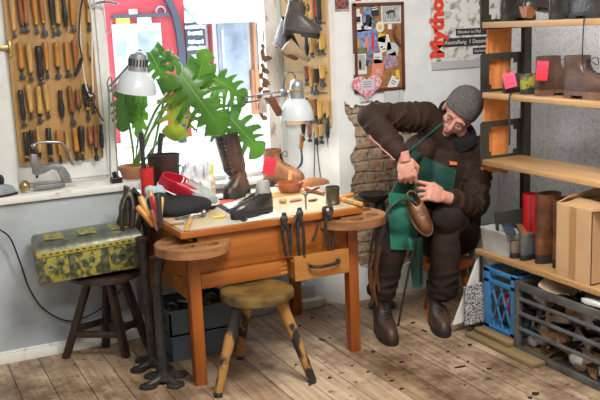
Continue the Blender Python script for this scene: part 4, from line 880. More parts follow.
pen((1.510, 3.852, 0.711), (1.412, 3.784, 0.711), mat('blue_pen', (.02,.05,.42), .35), 'blue pen lying in front of the toe of the black shoe', 'pen')
def flat(pts, th, m, nm, label, cat, dz=0):
    b = M(); b.prism([(p[0],p[1]) for p in pts], th, Matrix.Translation((0,0,TZ+dz))); return tag(b.done(nm, m), label, cat)
PAPER = mat('white_paper', (.78,.80,.78), .7)
flat([(1.465, 3.975, 0.711),(1.661, 4.012, 0.711),(1.597, 3.539, 0.711),(1.411, 3.524, 0.711)], .0015, PAPER, 'paper_sheet', 'large white paper sheet under the black shoe', 'paper')
flat([(1.433, 4.030, 0.711),(1.458, 4.041, 0.711),(1.426, 3.550, 0.711),(1.396, 3.535, 0.711)], .004, LEATHER_STRAP, 'leather_strap', 'thin black strap lying diagonally in front of the black shoe', 'strap')
flat([(1.437, 4.026, 0.711),(1.556, 4.060, 0.711),(1.537, 3.997, 0.711),(1.423, 3.947, 0.711)], .006, mat('red_brown_strip', (.60,.10,.06), .6), 'leather_piece', 'red strip of leather left of the blue pen', 'leather')
flat([(1.707, 4.042, 0.711),(1.976, 4.036, 0.711),(1.959, 3.979, 0.711),(1.692, 3.956, 0.711)], .006, WOODH, 'wooden_ruler', 'pale wooden ruler behind the black shoe', 'ruler')
for k, (p, w, m_) in enumerate((((1.519, 4.089, 0.711),.05,DKBR_LEA),((1.589, 4.101, 0.711),.04,BLK_LEA),((1.791, 3.817, 0.711),.05,TAN_LEA),((1.626, 4.007, 0.711),.03,BLK_LEA),((1.858, 3.766, 0.711),.035,BR_LEA),((1.362, 3.934, 0.711),.045,GREY_LEA))):
    b = M(); b.prism([(w*cos(t)*rnd.uniform(.6,1), w*.5*sin(t)*rnd.uniform(.6,1)) for t in [2*pi*q/9 for q in range(9)]], .008, Matrix.Translation(onb(p)) @ RZ(20).to_4x4())
    tag(b.done('leather_offcut', m_), ('small dark brown leather offcut in front of the tall boot','small black leather offcut below the toe of the tall boot','tan leather offcut in front of the clay bowl','tiny black leather offcut between the tall boot and the black shoe','brown leather offcut left of the tin','grey leather offcut in front of the glue bottle')[k], 'leather')
# pincers hanging on the front edge of the bench
def pincers(x, zt, L, lean, m, label, jaw=1, y=3.495):
    t = thing('pincers', label, 'pincers', (x,y,zt-L))
    for s in (-1, 1):
        b = M(); pv = V((x,y-s*.003,zt-.035))
        if jaw == 1: b.tube(curve([V((x+s*.002,y,zt+.006)), V((x+s*.016,y,zt+.002)), V((x+s*.017,y,zt-.016)), pv], 4), [.007]*4+[.011]*8+[.012], 8)
        else: b.tube(curve([V((x-s*.003,y,zt+.014)), V((x-s*.008,y,zt-.008)), pv], 4), [.006]*4+[.011]*5, 8)
        b.tube(curve([pv, pv+V((s*.012+lean*.15,0,-L*.2)), pv+V((s*.013+lean*.6,-.002,-L*.6)), pv+V((s*.010+lean,-.004,-L+.035))], 5), [.0095]*5+[.0075]*11, 8)
        b.done('handle', m, t)
    M().tube([(x,y-.014,zt-.035),(x,y+.010,zt-.035)], .008, 12).done('rivet', m, t)
pincers(1.578,.722,.185,.012,IRON,'leftmost black pincers hanging from the front edge of the bench',2)
pincers(1.655,.735,.215,.0,IRON,'long black pincers hanging right of the silver file on the bench front',2)
pincers(1.797,.730,.195,.006,IRON,'round-jawed iron pincers hanging at the right tray',1)
fl = thing('flat_file', 'silver flat file leaning between two black pincers on the bench front', 'file', (1.61,3.49,.55))
b = M(); b.bar((1.634,3.492,.718), (1.605,3.492,.655), .014, .004); b.done('blade', STEEL, fl)
b = M(); b.tube([(1.605,3.492,.655),(1.60,3.49,.54)], [.006,.007], 8); b.done('handle', IRON, fl)
b = M(); b.tube([(1.75,3.50,.672),(1.735,3.498,.62),(1.712,3.495,.585)], [.004,.006,.006], 8); tag(b.done('bent_awl', IRON), 'small dark awl hanging aslant left of the round-jawed pincers', 'awl')
# tool holder at the left end of the bench with hammer handles, black leather bag
lb = M(); r_ = random.Random(11)
for k in range(17):
    x0_, y0_ = r_.uniform(-.05,.05), r_.uniform(-.07,.07); l_ = r_.uniform(.20,.36); sw = r_.uniform(-.06,.06); w_ = r_.uniform(.007,.015)
    lb.tube(curve([(x0_*.4, y0_*.4, .10+r_.uniform(-.02,.02)), (x0_*1.1+.02*sin(k), y0_, .02), (x0_*1.3+sw*.5, y0_*1.1, .02-l_*.5), (x0_+sw, y0_, .06-l_)], 4), [w_*.8]*4+[w_]*8+[w_*.9], 7)
remesh(lb, .0055, 1); lb.xf(Matrix.Translation((1.04,4.06,.72)))
tag(lb.done('leather_tool_roll', leather('cracked_black_leather', (.018,.016,.016), .4, (.05,.035,.025))), 'dark bundle of leather tool pouches hanging at the left end of the bench', 'tool pouch')
def stuck(a, b_, r, m, label, tipm=None):
    t = thing('hand_tool', label, 'hand tool', b_, 'tools standing in the holder at the left end of the bench'); a, b_ = V(a), V(b_); d = b_-a
    M().tube([a, a+d*.1, a+d*.5, a+d*.9], [r*.7,r,r*.85,r*.95], 10).done('handle', m, t)
    M().tube([a+d*.9, b_], [r*.6,r*.4], 8).done('shank', BLADE, t)
stuck((1.001, 3.750, 0.842), (1.036, 3.700, 0.716), .016, WOODH, 'upper pale wooden tool handle leaning in the holder at the bench end')
stuck((0.971, 3.700, 0.809), (1.037, 3.660, 0.710), .015, TW['amber'], 'amber wooden tool handle leaning lowest in the holder at the bench end')
stuck((1.062, 3.800, 0.855), (1.062, 3.750, 0.749), .012, WOODH, 'short upright pale tool handle in the holder, beside the ankle boot')
stuck((1.045, 3.620, 0.866), (1.042, 3.600, 0.720), .013, TW['dark'], 'black handled tool standing in the holder at the bench corner')
stuck((1.040, 3.680, 0.849), (1.034, 3.660, 0.728), .013, TW['red'], 'red handled tool standing in the holder behind the black handle')
stuck((1.080, 3.680, 0.839), (1.057, 3.660, 0.734), .010, TW['yellow'], 'yellow handled tool standing in the holder behind the black handle')
stuck((1.019, 3.640, 0.796), (1.033, 3.620, 0.700), .010, TW['brown'], 'brown handled tool standing lowest by the bench corner')
stuck((1.112, 4.060, 1.088), (1.112, 4.060, 0.834), .013, TW['dark'], 'black handle standing upright in the red cup, below the lamp')
stuck((1.230, 4.130, 1.067), (1.192, 4.130, 0.829), .013, TW['dark'], 'black handle standing upright behind the brown ankle boot, below the plant leaves')
# stacked grey crates under the bench and junk in them
CRATE_G = mat('grey_blue_plastic', (.065,.085,.11), .5)
def tub(nm, a, b_, label, m, th=.008, rim=.012, group=None):
    (x0,y0,z0), (x1,y1,z1) = a, b_; t = thing(nm, label, 'crate', ((x0+x1)/2,(y0+y1)/2,z0), group)
    s = M(); s.span((x0,y0,z0),(x1,y1,z0+th)).span((x0,y0,z0),(x1,y0+th,z1)).span((x0,y1-th,z0),(x1,y1,z1)).span((x0,y0,z0),(x0+th,y1,z1)).span((x1-th,y0,z0),(x1,y1,z1)); s.done('shell', m, t)
    r = M(); e = .006
    for a_, c_ in (((x0-e,y0-e,z1-rim),(x1+e,y0+th,z1)),((x0-e,y1-th,z1-rim),(x1+e,y1+e,z1)),((x0-e,y0,z1-rim),(x0+th,y1,z1)),((x1-th,y0,z1-rim),(x1+e,y1,z1))): r.span(a_, c_, .002)
    r.done('rim', m, t); return t
tub('storage_crate', (1.13,3.86,.0), (1.46,4.14,.125), 'lower grey plastic crate under the left side of the bench', CRATE_G)
tub('storage_crate', (1.125,3.855,.127), (1.455,4.135,.255), 'upper grey plastic crate stacked under the bench, with scrap in it', CRATE_G)
r_ = random.Random(21)
for k in range(9):
    b = M(); p = V((1.16+.03*k, 3.92+r_.uniform(0,.15), .135)); b.ell(p+V((0,0,.055)), (r_.uniform(.02,.05), r_.uniform(.02,.05), r_.uniform(.03,.07)), RZ(r_.uniform(0,90)), n=10)
    tag(b.done('leather_scrap', (BLK_LEA, DKBR_LEA, GREY_LEA)[k % 3]), 'dark leather scrap in the upper grey crate under the bench', 'scrap', 'scraps in the crate under the bench')
b = M(); b.tube(curve([(1.2,3.95,.27),(1.23,3.90,.275),(1.28,3.89,.27)], 4), .007, 8); tag(b.done('wire_piece', STEEL), 'bright bent piece of wire on top of the upper grey crate', 'wire')
b = M(); b.span((1.66,4.27,.0), (2.1,4.42,.12), .004); tag(b.done('grey_box', mat('pale_grey_box', (.42,.45,.48), .6)), 'pale grey box against the wall beneath the drawer of the bench', 'box')
b = M(); b.span((2.0,4.22,.0), (2.14,4.30,.05), .006); tag(b.done('foam_block', mat('off_white_foam', (.62,.62,.55), .8)), 'off-white block on the floor behind the right bench leg', 'block')

b = M(); 
for c, r in (((0,0,.06),(.05,.04,.06)),((.02,-.01,.1),(.03,.03,.04)),((-.02,0,.11),(.03,.025,.03))): b.ell(c, r, n=12)
remesh(b, .007, 1); b.xf(Matrix.Translation((1.125,3.95,TZ))); tag(b.done('cloth_bundle', mat('pale_blue_cloth', (.42,.55,.62), .8, bump=.4, bscale=30)), 'pale blue crumpled cloth in front of the red cup at the left bench end', 'cloth')

# ---------------------------------------------------------------- shelf on the right
PLANK = wood('shelf_board', (.50,.30,.13), (.36,.20,.08), .45, 1, 2.2)
OLIVE = mat('olive_black_metal', (.040,.038,.030), .5, .3, col2=(.06,.056,.045), scale=20)
sh = thing('shoe_rack', 'shoe rack with three wooden boards, dark metal post and open end brackets', 'shelf', (2.78,3.0,0))
for z in (1.53,1.195,.865):
    b = M(); b.span((2.66,2.1,z-.028), (2.91,3.49,z), .003); b.done('shelf_board', PLANK, sh)
for y in (3.465,2.1):
    b = M(); b.span((2.90,y,0), (2.945,y+.03,2.05), .002); b.done('post', OLIVE, sh)
for z in (1.53,1.195,.865):
    b = M(); y0 = 3.492
    x0, x1, z0, z1 = 2.655, 2.915, z-.035, z+.185
    o = [(x0,z0),(x1,z0),(x1,z1),(x0+.01,z1),(x0,z1-.01)]
    a, c, e, f, n = x0+.05, x1-.035, z+.012, z1-.03, .022
    h = [(a,e+n),(a+n*.6,e+n),(a+n*.6,e),(c-n,e),(c-n,e+n),(c,e+n),(c,f-n),(c-n,f-n),(c-n,f),(a+n*.6,f),(a+n*.6,f-n),(a,f-n)]
    skin_with_hole(o, h, y0, y0+.006, b); b.done('end_bracket', OLIVE, sh)
b = M(); b.tube([(2.905,3.46,.79),(2.905,2.1,.79)], .010, 8); b.done('rail', OLIVE, sh)
# orange towel behind the end brackets
tw = [(2.729, 3.540, 1.511), (2.876, 3.540, 1.505), (2.855, 3.540, 0.770), (2.692, 3.540, 0.803)]
q = [V(p) for p in tw]
b = M(); b.sheet(lambda u, v: (q[0].lerp(q[1],u)).lerp(q[3].lerp(q[2],u), v)+V((0,.007*sin(u*7)*(.3+v*.5)+.002*sin(u*21),.004*sin(u*12)*v)), 30, 40, .010)
tag(b.done('towel', mat('orange_terry', (.92,.34,.10), .95, col2=(.82,.27,.07), scale=40, bump=.9, bscale=220)), 'orange terry towel hanging at the left end of the shoe rack', 'towel')
# top board: black shoes
def on1(y, x=2.70, z=1.531): return (x, y, z)
shoe('black_boot', 'glossy black shoe at the left end of the top rack board', boot_prof(.22,.14,.04,.09,.04,.05), BLK_LEA, loc=on1(3.39), rot=(0,0,radians(8)))
t = shoe('heeled_shoe', 'black shoe with brown block heel, second on the top rack board', boot_prof(.20,.13,.042,.09,.042,.05), BLK_LEA, sole=BLK_LEA, loc=(2.71,3.25,1.588), rot=(0,radians(10),radians(-4)))
b = M(); b.loft([[V((x*s-.0+.028, y*s, z)) for x, y in ((-.03,-.032),(.03,-.03),(.03,.03),(-.03,.032))] for s, z in ((.55,-.042),(.75,-.02),(1,.006))]); lab(b.done('heel', mat('brown_stacked_heel', (.30,.12,.04), .3), t, local=True), 'brown wooden block heel')
shoe('black_boot', 'black boot seen from behind, third on the top rack board', boot_prof(.22,.16,.042,.09,.042,.05), BLK_LEA, loc=on1(3.06), rot=(0,0,radians(0)))
shoe('black_boot', 'black boot lying sideways with laces at the right of the top rack board', boot_prof(.27,.15,.045,.11,.045,.055), BLK_LEA, loc=(2.74,2.98,1.531), rot=(0,0,radians(-88)), laces=(4,8))
b = M(); b.tube(curve([(2.652,2.80,1.56),(2.645,2.795,1.53),(2.645,2.80,1.45),(2.65,2.805,1.36),(2.655,2.80,1.32)], 5), .003, 6); tag(b.done('shoe_lace', BLACK), 'thin black lace dangling from the top rack board over the brown boots', 'lace')
# middle board
shoe('trainer', 'dark trainer with pink tag at the left end of the middle rack board', low_prof(.24,.042,.07), mat('dark_trainer', (.025,.03,.03), .5, col2=(.05,.055,.03), scale=20), loc=(2.70,3.37,1.196), rot=(0,0,radians(15)), cat='shoe', heel=.016)
shoe('trainer', 'olive yellow and black trainer beside the brown boots on the middle rack board', low_prof(.24,.042,.075), mat('olive_yellow_trainer', (.30,.28,.03), .5, col2=(.02,.025,.02), scale=26, contrast=(.45,.55)), loc=(2.70,3.25,1.196), rot=(0,0,radians(-12)), cat='shoe', heel=.016)
shoe('lace_boot', 'brown lace-up boot seen from behind on the middle rack board', boot_prof(.27,.155,.048,.11,.048,.055), leather('mid_brown_boot_leather', (.12,.062,.042), .4), sole=RUB_BR, loc=(2.68,3.125,1.196), rot=(0,0,radians(-12)), laces=(4,8))
shoe('lace_boot', 'brown lace-up boot pointing right with red tag on the middle rack board', boot_prof(.28,.155,.048,.12,.048,.055), leather('dark_brown_boot_leather', (.115,.062,.045), .4), sole=RUB_BR, loc=(2.715,2.975,1.196), rot=(0,0,radians(-86)), laces=(4,8), heel=.026)
tag_card(V((2.655, 3.288, 1.295)), .06, .07, (0,radians(-14),radians(-60)), PINK_TAG, 'pink repair tag on the dark trainer at the left of the middle board')
tag_card(V((2.655, 3.050, 1.354)), .05, .085, (0,radians(4),radians(-50)), RED_TAG, 'red repair tag hanging between the two brown lace-up boots')
b = M(); b.tube(curve([(2.66,3.27,1.20),(2.645,3.265,1.18),(2.65,3.27,1.10),(2.645,3.26,1.02),(2.65,3.27,.96)], 5), .004, 6); tag(b.done('shoe_lace', BLACK), 'black lace hanging from the middle rack board beside the post', 'lace')

# ---------------- low bench with boots, box and crates below
lbn = thing('low_bench', 'low rough wooden bench under the shoe rack, carrying boots and a box', 'bench', (2.78,2.9,0))
b = M(); b.span((2.60,2.1,.398), (2.895,3.47,.424), .003); b.done('board', PLANK, lbn)
for x, y in ((2.615,3.44),(2.88,3.44),(2.88,2.13),(2.615,2.13)):
    b = M(); b.tube([(x,y,0),(x,y,.40)], .008, 8); b.lathe([(0,0),(.018,0),(.018,.006),(.008,.008)], (x,y,0), n=10); b.done('leg', IRON, lbn)
TRAYP = mat('translucent_grey_plastic', (.55,.57,.58), .35, col2=(.42,.44,.45), scale=10)
tr = thing('plastic_tub', 'grey plastic tub with dark lid strips at the left end of the low bench', 'tub', (2.70,3.33,.425))
b = M(); b.loft([[V((2.70+x*s, 3.34+y*s, z)) for x, y in ((-.085,-.095),(.02,-.095),(.02,.10),(-.085,.10))] for s, z in ((.9,.425),(1.0,.53),(1.04,.535),(1.04,.542),(.96,.542),(.86,.435))]); b.done('body', TRAYP, tr)
for k, (y, m_, l) in enumerate(((3.26,mat('blue_black_slat', (.03,.05,.08), .35),'blue-black glossy strip lying across the grey plastic tub'),(3.235,mat('brown_slat', (.22,.10,.04), .5),'brown wooden strip lying on the front edge of the grey plastic tub'))):
    b = M(); b.box((2.70, y+.03, .552+.0*k), (.19,.045 if k == 0 else .03,.018), RZ(58), bev=.003)
    b.xf(Matrix.Translation(((-.035,-.0,0),(.0,-.03,0))[k])); tag(b.done('wooden_strip', m_), l, 'strip')
b = M(); b.span((2.70,3.43,.425), (2.89,3.443,.60), .003); tag(b.done('dark_board', OLIVE), 'dark board standing upright behind the grey plastic tub', 'board')
shoe('red_boot', 'bright red ankle boot with silver zip on the low bench', boot_prof(.20,.265,.038,.085,.042,.05,flare=.003), RED_LEA, loc=(2.735,3.275,.425), rot=(0,0,radians(-50)), zip_=True, heel=.03)
shoe('suede_shoe', 'small grey suede ankle shoe in front of the red boot', boot_prof(.15,.105,.03,.07,.03,.045), GREY_LEA, loc=(2.64,3.165,.425), rot=(0,0,radians(15)))
shoe('suede_shoe', 'small dark beige shoe between the plastic tub and the grey suede shoe', low_prof(.12,.03,.06), mat('beige_brown_suede', (.20,.14,.11), .7, col2=(.09,.06,.05), scale=12), loc=(2.63,3.225,.425), rot=(0,0,radians(10)), cat='shoe')
shoe('tall_boot', 'tall chestnut brown boot on the low bench, right of the red boot', boot_prof(.25,.29,.046,.12,.05,.055,flare=.004), BR_LEA, loc=(2.665,3.09,.425), rot=(0,0,radians(0)), heel=.035, wrinkle=.002)
shoe('tall_boot', 'chestnut brown boot half hidden behind the cardboard box', boot_prof(.25,.28,.046,.12,.05,.055,flare=.004), BR_LEA, loc=(2.675,2.985,.425), rot=(0,0,radians(0)), heel=.035, wrinkle=.002)
CARD = mat('cardboard', (.50,.31,.16), .8, col2=(.44,.27,.14), scale=6)
cb = thing('cardboard_box', 'open brown cardboard box at the right end of the low bench', 'box', (2.78,2.80,.425))
b = M(); X0, X1, Y0, Y1, Z0, Z1 = 2.615, 2.89, 2.695, 2.905, .425, .745
b.span((X0,Y0,Z0),(X1,Y1,Z0+.005)).span((X0,Y0,Z0),(X0+.005,Y1,Z1)).span((X1-.005,Y0,Z0),(X1,Y1,Z1)).span((X0,Y0,Z0),(X1,Y0+.005,Z1)).span((X0,Y1-.005,Z0),(X1,Y1,Z1)); b.done('carton', CARD, cb)
for pts in (((X0,Y0,Z1),(X0,Y1,Z1),(X0+.10,Y1,Z1+.018),(X0+.10,Y0,Z1+.012)), ((X0,Y1,Z1),(X1,Y1,Z1),(X1,Y1-.02,Z1+.05),(X0+.02,Y1-.05,Z1+.035)), ((X0,Y0,Z1),(X1,Y0,Z1),(X1,Y0-.09,Z1+.03),(X0,Y0-.085,Z1+.02))):
    b = M(); p = [V(q) for q in pts]; b.loft([p, [q+V((.001,.001,.005)) for q in p]]); b.done('flap', CARD, cb)
b = M(); b.span((X0-.001,2.785,Z0+.002),(X0+.001,2.825,Z1)); lab(b.done('tape', mat('brown_tape', (.36,.20,.09), .3), cb), 'brown packing tape strip')
# pale chest and slabs left of the bench
b = M(); b.span((2.85,3.52,0), (3.19,3.86,.40), .006).span((2.84,3.51,.40), (3.20,3.87,.43), .006); tag(b.done('pale_cabinet', mat('pale_grey_green_paint', (.36,.39,.34), .6, col2=(.28,.31,.27), scale=8)), 'pale grey-green low cabinet behind the seated person and the grey tub', 'cabinet')
def slab(pts, th, m, nm, label, cat):
    p = [V(q) for q in pts]; n = (p[1]-p[0]).cross(p[-1]-p[0]).normalized()*th; b = M(); b.loft([p, [q+n for q in p]]); return tag(b.done(nm, m), label, cat)
slab([(2.472, 3.470, 0.049),(2.526, 3.470, 0.054),(2.676, 3.470, 0.344),(2.632, 3.470, 0.381)], -.016, mat('white_foam_sheet', (.70,.70,.66), .8), 'foam_board', 'off-white foam board leaning beside the blue crate', 'board')
b = M(); b.loft([[V(q) for q in ((2.499, 3.415, 0.251),(2.609, 3.415, 0.259),(2.615, 3.415, 0.059),(2.504, 3.415, 0.054))], [V(q)+V((.004,.02,0)) for q in ((2.499, 3.415, 0.251),(2.609, 3.415, 0.259),(2.615, 3.415, 0.059),(2.504, 3.415, 0.054))]]); tag(b.done('terrazzo_slab', mat('speckled_terrazzo', (.52,.52,.52), .5, col2=(.06,.06,.06), scale=120, contrast=(.48,.54))), 'speckled grey stone slab standing left of the blue crate', 'slab')
BOARDW = wood('raw_pallet_wood', (.26,.18,.085), (.16,.11,.05), .7, 1, 2.5)
b = M(); b.span((2.50,2.92,.0), (2.95,3.42,.02), .003); tag(b.done('wooden_plank', BOARDW), 'lower rough wooden plank on the floor under the crates', 'plank')
b = M(); b.span((2.545,3.14,.022), (2.97,3.40,.044), .003); tag(b.done('wooden_plank', BOARDW), 'upper wooden plank carrying the blue crate', 'plank')
# blue lattice crate
BLUE = mat('blue_plastic', (.045,.19,.42), .4)
bc = thing('bottle_crate', 'blue plastic lattice crate under the low bench', 'crate', (2.76,3.28,.045))
x0, x1, y0, y1, z0, z1 = 2.60, 2.93, 3.15, 3.40, .045, .352
b = M()
for x, y in ((x0,y0),(x0,y1-.045),(x1-.02,y0),(x1-.02,y1-.02)): b.span((x,y,z0),(x+.02,y+(.045 if x == x0 else .02),z1), .002)
for z in (z0, z1-.022, z1-.075):
    b.span((x0,y0,z),(x0+.018,y1,z+.020), .002).span((x1-.018,y0,z),(x1,y1,z+.020), .002).span((x0,y1-.018,z),(x1,y1,z+.02), .002).span((x0,y0,z),(x1,y0+.018,z+.02), .002)
b.span((x0,y0,z0),(x1,y1,z0+.006)); b.done('frame', BLUE, bc)
b = M(); yy0, yy1, za, zc = y0+.04, y1-.045, z0+.02, z1-.075
for k in range(-2, 4):
    for s in (-1, 1):
        pts = []
        w = (yy1-yy0)/2.2
        A = V((x0+.008, yy0+k*w*.9, za)); B = V((x0+.008, yy0+(k+1.35)*w*.9, zc))
        if s < 0: A, B = V((A.x, B.y, za)), V((A.x, A.y, zc))
        d = B-A; t0_, t1_ = 0, 1
        for lim, sg_ in ((yy0, 1), (yy1, -1)):
            if abs(d.y) > 1e-6:
                t_ = (lim-A.y)/d.y
                if d.y*sg_ > 0: t0_ = max(t0_, t_)
                else: t1_ = min(t1_, t_)
        if t1_-t0_ > .05: b.bar(A+d*t0_, A+d*t1_, .008, .008, up=(1,0,0))
b.done('lattice', BLUE, bc)
for k, (p, r, m_, l) in enumerate((((2.70,3.30,.10),(.06,.07,.05),BLK_LEA,'black leather piece in the blue crate'),((2.68,3.25,.17),(.05,.06,.05),RED_LEA,'red leather piece in the blue crate'),((2.74,3.26,.23),(.07,.06,.05),BR_LEA,'brown leather piece on top in the blue crate'))):
    b = M(); b.ell(p, r, RZ(30*k), n=12); b.ell(V(p)+V((-.02,.03,.02)), (r[0]*.6,r[1]*.6,r[2]*.8), n=10); remesh(b, .01, 2); tag(b.done('leather_piece', m_), l, 'leather')
# large grey crate full of scraps
GREYP = mat('worn_grey_metal', (.15,.155,.155), .4, .4, col2=(.09,.09,.09), scale=14)
gc = thing('slatted_crate', 'large grey slatted crate full of leather scraps, under the low bench', 'crate', (2.75,2.8,0))
x0, x1, y0, y1, z0, z1 = 2.575, 2.95, 2.15, 3.135, .0, .345
b = M(); 
for z, h in ((z1-.036,.036),(.255,.018),(.185,.018),(.11,.018),(.0,.03)):
    if h < .03:
        for a_, c_ in (((x0+.01,y0,z),(x0+.01,y1,z)),((x1-.01,y0,z),(x1-.01,y1,z)),((x0,y1-.01,z),(x1,y1-.01,z))): b.tube([V(a_)+V((0,0,.009)), V(c_)+V((0,0,.009))], .010, 8)
    else: b.span((x0,y0,z),(x0+.02,y1,z+h), .003).span((x1-.02,y0,z),(x1,y1,z+h), .003).span((x0,y1-.02,z),(x1,y1,z+h), .003).span((x0,y0,z),(x1,y0+.02,z+h), .003)
b.done('rails', GREYP, gc)
for x, y in ((x0,y1-.028),(x0,y0),(x1-.028,y1-.028),(x1-.028,y0)):
    b = M(); b.span((x-.001,y,z0),(x+.028,y+.029,z1+.001), .003); b.done('corner_post', GREYP, gc)
b = M(); b.span((x0+.01,y0+.01,z0+.005),(x1-.01,y1-.01,z0+.012)); b.done('bottom', GREYP, gc)
SC = [mat('scrap_'+n, c, .65, col2=tuple(q*.6 for q in c), scale=14) for n, c in (('black',(.02,.02,.022)),('dark_brown',(.10,.05,.03)),('tan',(.42,.24,.12)),('beige',(.62,.47,.32)),('white',(.70,.69,.66)),('blue_grey',(.10,.13,.17)),('grey',(.30,.30,.30)))]
r_ = random.Random(4); b = M()
for k in range(230):
    c = V((r_.uniform(2.61,2.90), r_.uniform(2.25,3.10), r_.uniform(.03,.29))); w, h = r_.uniform(.025,.06), r_.uniform(.03,.075)
    R_ = Euler((r_.uniform(0,6),r_.uniform(0,6),r_.uniform(0,6))).to_matrix(); bd = r_.uniform(-.03,.03); tw_ = r_.uniform(-.02,.02)
    b.mi = r_.choice((0,0,0,1,1,2,3,3,3,4,4,5,6,2))
    def fn(u, v):
        p = c+R_ @ V(((u-.5)*w*2*(.6+.4*sin(v*3+k)), (v-.5)*h*2, bd*cos(u*4+k)+tw_*(v-.5)*4*(u-.5)))
        return V((min(max(p.x,2.60),2.925), min(p.y,3.11), min(max(p.z,.02),.32)))
    b.sheet(fn, 4, 4, 0)
bmesh.ops.solidify(b.bm, geom=b.bm.faces[:], thickness=.002)
tag(b.done('leather_scraps', SC, fix=False), 'jumble of leather offcuts filling the large grey slatted crate', 'scraps', None, 'stuff')
def scrap(c, w, h, rot, m, label, seed):
    rr_ = random.Random(seed); R_ = Euler(rot).to_matrix(); c = V(c); b = M()
    b.sheet(lambda u, v: c+R_ @ V(((u-.5)*w+.01*sin(v*7+seed), (v-.5)*h+.008*sin(u*9), .018*sin(u*5+seed)*cos(v*4)+.02*(u-.5)**2)), 10, 10, .003)
    return tag(b.done('leather_offcut', m), label, 'leather')
scrap((2.72,2.99,.34), .20, .14, (.35,-.1,.5), SC[3], 'yellowish tan leather sheet on top of the scraps in the grey crate', 2)
b = M(); b.prism([(0,0),(.03,-.02),(.20,-.03),(.22,.01),(.05,.03)], .02, Matrix.Translation((2.60,2.73,.348)) @ Matrix.Rotation(radians(-75),4,'Z'), .004); tag(b.done('foam_offcut', SC[4]), 'white foam strip lying on the top rail of the grey crate', 'foam')
for k, (p, l) in enumerate((((2.64,2.80,.05),'crumpled white paper low at the front of the grey crate'),((2.64,3.06,.05),'crumpled pale plastic at the left lower corner of the grey crate'),((2.64,2.66,.05),'crumpled white paper at the right front bottom of the grey crate'))):
    b = M(); 
    for q in range(7): b.ell(V(p)+V((r_.uniform(0,.03),r_.uniform(-.04,.04),r_.uniform(-.01,.03))), (.018,.026,.02), RX(r_.uniform(0,90)), n=8)
    remesh(b, .007, 1); tag(b.done('crumpled_paper', (SC[4],SC[6],SC[4])[k]), l, 'paper')
# ---------------------------------------------------------------- wall things
cbd = thing('cork_board', 'brown framed cork board pinned full of photos and notes on the wall', 'pin board', (2.478, 4.190, 1.176))
CX0, CX1, CZ0, CZ1 = 2.345, 2.662, 1.178, 1.655
b = M(); b.span((CX0+.012,4.186,CZ0+.012),(CX1-.012,4.198,CZ1-.012)); b.done('cork', mat('cork', (.42,.22,.07), .9, col2=(.28,.13,.04), scale=60), cbd)
b = M(); FR = mat('reddish_brown_frame', (.14,.04,.022), .45)
for a_, c_ in (((CX0,CZ0),(CX1,CZ0+.018)),((CX0,CZ1-.018),(CX1,CZ1)),((CX0,CZ0),(CX0+.018,CZ1)),((CX1-.018,CZ0),(CX1,CZ1))): b.span((a_[0],4.178,a_[1]),(c_[0],4.199,c_[1]), .002)
b.done('frame', FR, cbd)
def card(a, c, m, label, nm='photo', y=4.184, tilt=0, marks=None, cat='photo', rnd_=0):
    """flat paper between two corners (x,z)"""
    x0_, x1_ = sorted((a[0], c[0])); z0_, z1_ = sorted((a[2], c[2])); t = thing(nm, label, cat, ((x0_+x1_)/2, y, (z0_+z1_)/2), None, (0, radians(tilt), 0)); w, h = x1_-x0_, z1_-z0_
    b = M(); b.box((0,0,0), (w,.0016,h)); b.done('sheet', m, t, local=True)
    r2 = random.Random(int(x0_*1e5) % 997)
    if marks:
        for k, (fx0, fz0, fx1, fz1, mm) in enumerate(marks):
            q = M(); q.box(((fx0+fx1)/2*w-w/2, -.0014, (fz0+fz1)/2*h-h/2), ((fx1-fx0)*w,.001,(fz1-fz0)*h)); q.done('print', mm, t, local=True)
    return t
INK = mat('black_print', (.03,.03,.035), .7); GRYP = mat('grey_photo_print', (.35,.36,.38), .6, col2=(.55,.56,.57), scale=30); BLUP = mat('blue_print_ink', (.05,.15,.45), .6, col2=(.35,.45,.6), scale=40)
MIXP = mat('colour_photo_print', (.30,.28,.30), .5, col2=(.05,.08,.15), scale=45, contrast=(.45,.55)); ORP = mat('salmon_card', (.80,.25,.16), .7); PUR = mat('purple_print', (.25,.08,.25), .6, col2=(.55,.45,.5), scale=60); PNKP = mat('pink_red_paper', (.75,.22,.30), .7, col2=(.8,.6,.62), scale=50, contrast=(.48,.55)); YELP = mat('yellow_paper', (.80,.60,.05), .6); GRNP = mat('green_print', (.10,.22,.12), .6, col2=(.25,.15,.06), scale=50)
cp = card((2.519, 4.184, 1.646), (2.644, 4.184, 1.541), PAPER, 'white framed picture of a dark four-legged animal, top right of the cork board', marks=((.06,.08,.94,.92,GRYP),))
b = M()   # the little animal on the print
for c, r in (((.0,.012),(.022,.008)),((-.024,.006),(.009,.008)),): b.ell((c[0],-.0028,c[1]), (r[0],.0006,r[1]), n=12)
for a_, c_ in (((-.015,.008),(-.022,-.025)),((-.008,.008),(-.005,-.026)),((.014,.010),(.012,-.026)),((.019,.012),(.026,-.02)),((.02,.014),(.026,.034))): b.tube([(a_[0],-.0028,a_[1]),(c_[0],-.0028,c_[1])], .0022, 5)
b.done('print', INK, cp, local=True)
card((2.351, 4.182, 1.625), (2.386, 4.182, 1.598), PAPER, 'tiny white note at the top left of the cork board', 'note', cat='note')
card((2.350, 4.183, 1.599), (2.398, 4.183, 1.550), PAPER, 'small portrait print with yellow spot at the upper left of the cork board', marks=((.2,.1,.8,.7,INK),(.05,.05,.4,.3,YELP)))
card((2.406, 4.183, 1.634), (2.459, 4.183, 1.532), BLUP, 'tall blue and dark snapshot at the top middle of the cork board', marks=((.3,.05,.8,.6,INK),), tilt=4)
card((2.455, 4.181, 1.643), (2.503, 4.181, 1.583), INK, 'black and white striped snapshot beside the animal picture', marks=((.1,.55,.9,.65,PAPER),(.1,.75,.9,.83,PAPER)), tilt=-8)
